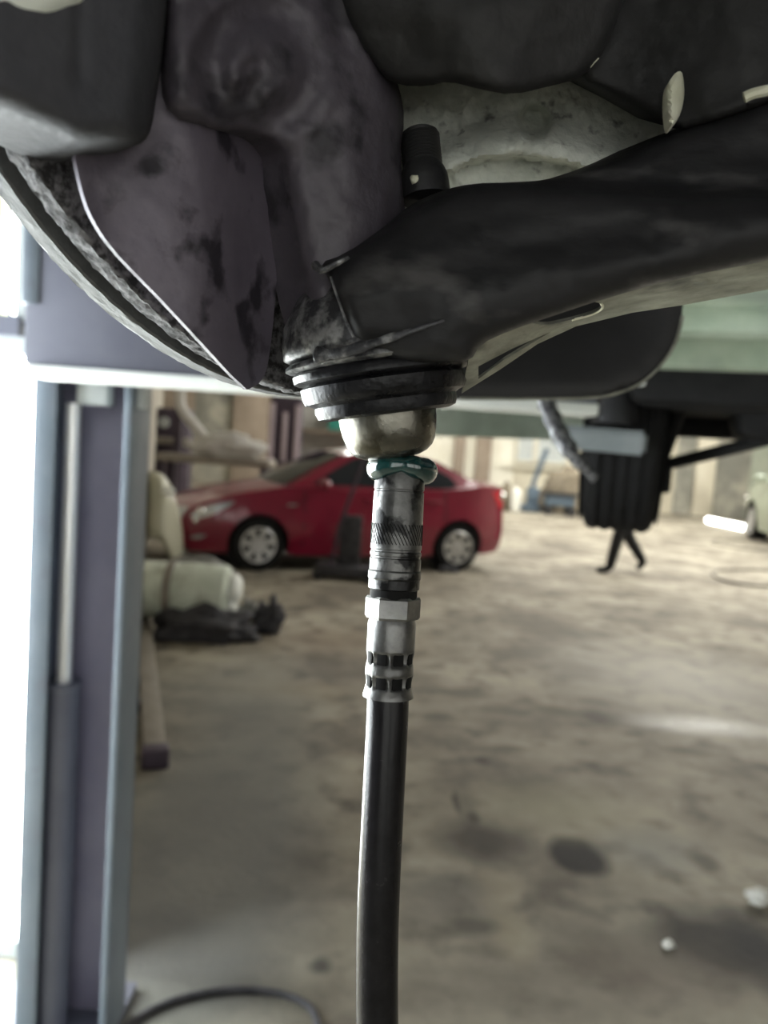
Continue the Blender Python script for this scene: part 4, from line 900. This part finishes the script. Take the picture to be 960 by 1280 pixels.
p = F(692, 642); ck = thing('tool_cart', (p.x, p.y-.5, 0), 'low dark blue cart in front of the tan heap', 'cart'); d = px_of(p)[2]; k = d/FPX
box('cart_tray', (p.x, p.y-.5, .38), (34*k, .5, .26), 'blue', ck, bevel=.03); box('cart_top', (p.x, p.y-.5, .56), (44*k, .6, .07), 'trim', ck, bevel=.02)
for s in (-1, 1):
    for s2 in (-1, 1): lathe('cart_wheel', [(-.04, .001), (-.04, .12), (.04, .12), (.04, .001)], (p.x+s*14*k, p.y-.5+s2*.2, .12), (0, 1, 0), 'trim', ck, 18)
# behind the sedan, left: dark maroon lift posts with pale strips
p = W(354, 600, 14.5); dl = thing('lift_post', (p.x, p.y, 0), 'dark maroon lift post with pale strips behind the red sedan', 'lift'); k = 14.5/FPX
box('post', (p.x, p.y, 1.6), (38*k, .35, 3.2), 'purple_dark', dl, bevel=.02)
for dx_ in (-16, 0, 15): box('post_strip', (p.x+dx_*k, p.y-.2, 1.2 if dx_ else 1.55), (6*k, .06, 1.9 if dx_ else .9), 'pinkish', dl, bevel=.01)
# pipe on machinery
p = W(255, 600, 12.5); k = 12.5/FPX; ex = thing('extraction_arm', (p.x, p.y, 0), 'pale bent pipe arm reaching down behind the hood of the red sedan', 'pipe')
tube('pipe', spline([W(226, 480, 12.5), W(226, 508, 12.5), W(240, 528, 12.5), W(258, 550, 12.4), W(272, 566, 12.4)], 6), .085, 'duct', ex, 12)
tube('pipe_hook', spline([W(270, 566, 12.4), W(280, 560, 12.4), W(286, 546, 12.4)], 6), .08, 'duct', ex, 12)
box('pipe_stand', W(222, 560, 12.7)*Vector((1, 1, 0))+Vector((0, 0, 1.05)), (.12, .12, 2.1), 'purple_dark', ex, bevel=.01)
p = W(215, 600, 13.5); mc = thing('machine', (p.x, p.y, 0), 'dark machine with round dials left of the pale pipe', 'machine')
k = 13.5/FPX; box('machine_body', (p.x, p.y, .95), (40*k, .6, 1.9), 'purple_dark', mc, bevel=.05); box('machine_shelf', (p.x+2*k, p.y-.35, 1.35), (46*k, .2, .12), 'rail', mc, bevel=.03)
lathe('dial', [(0, .09), (.05, .09), (.06, .001)], (p.x-6*k, p.y-.31, 1.95-.3), (0, -1, 0), 'lift_pale', mc, 20)
p = W(270, 600, 11.8); wb = thing('workbench', (p.x, p.y, 0), 'low dark workbench with a pale cloth behind the sedan hood', 'bench'); k = 11.8/FPX
box('bench_top', (p.x, p.y, 1.12), (140*k, .7, .12), 'rail', wb, bevel=.03)
for s in (-1, 1):
    for s2 in (-1, 1): box('bench_leg', (p.x+s*62*k, p.y+s2*.28, .53), (.09, .09, 1.06), 'purple_dark', wb, bevel=.01)
o = lump('pale_cloth', 285, 640, 70, 22, 'duct', 'pale crumpled cloth on the workbench', 'cloth', 31, .35, .4); o.location = (p.x+.15, p.y, 1.18)
p = W(405, 600, 16); sc_ = thing('storage_shelf', (p.x, p.y, 0), 'pale shelf unit behind the roof of the red sedan', 'shelf'); k = 16/FPX
for z_ in (.5, 1.1, 1.72): box('shelf_board', (p.x, p.y, z_), (72*k, .5, .07), 'brownwall', sc_, bevel=.01)
for s in (-1, 1): box('shelf_side', (p.x+s*37*k, p.y, 1.2), (.07, .5, 2.4), 'duct', sc_, bevel=.01)
box('shelf_back', (p.x, p.y+.24, 1.2), (72*k, .03, 2.4), 'duct', sc_)
b_ = cl('teal_box', 418, 541, 15.8, 'teal', (.27, .3, .40), 'teal box standing on the pale shelf unit', 'box'); b_.location = (b_.location.x, p.y-.02, 1.755+.2)
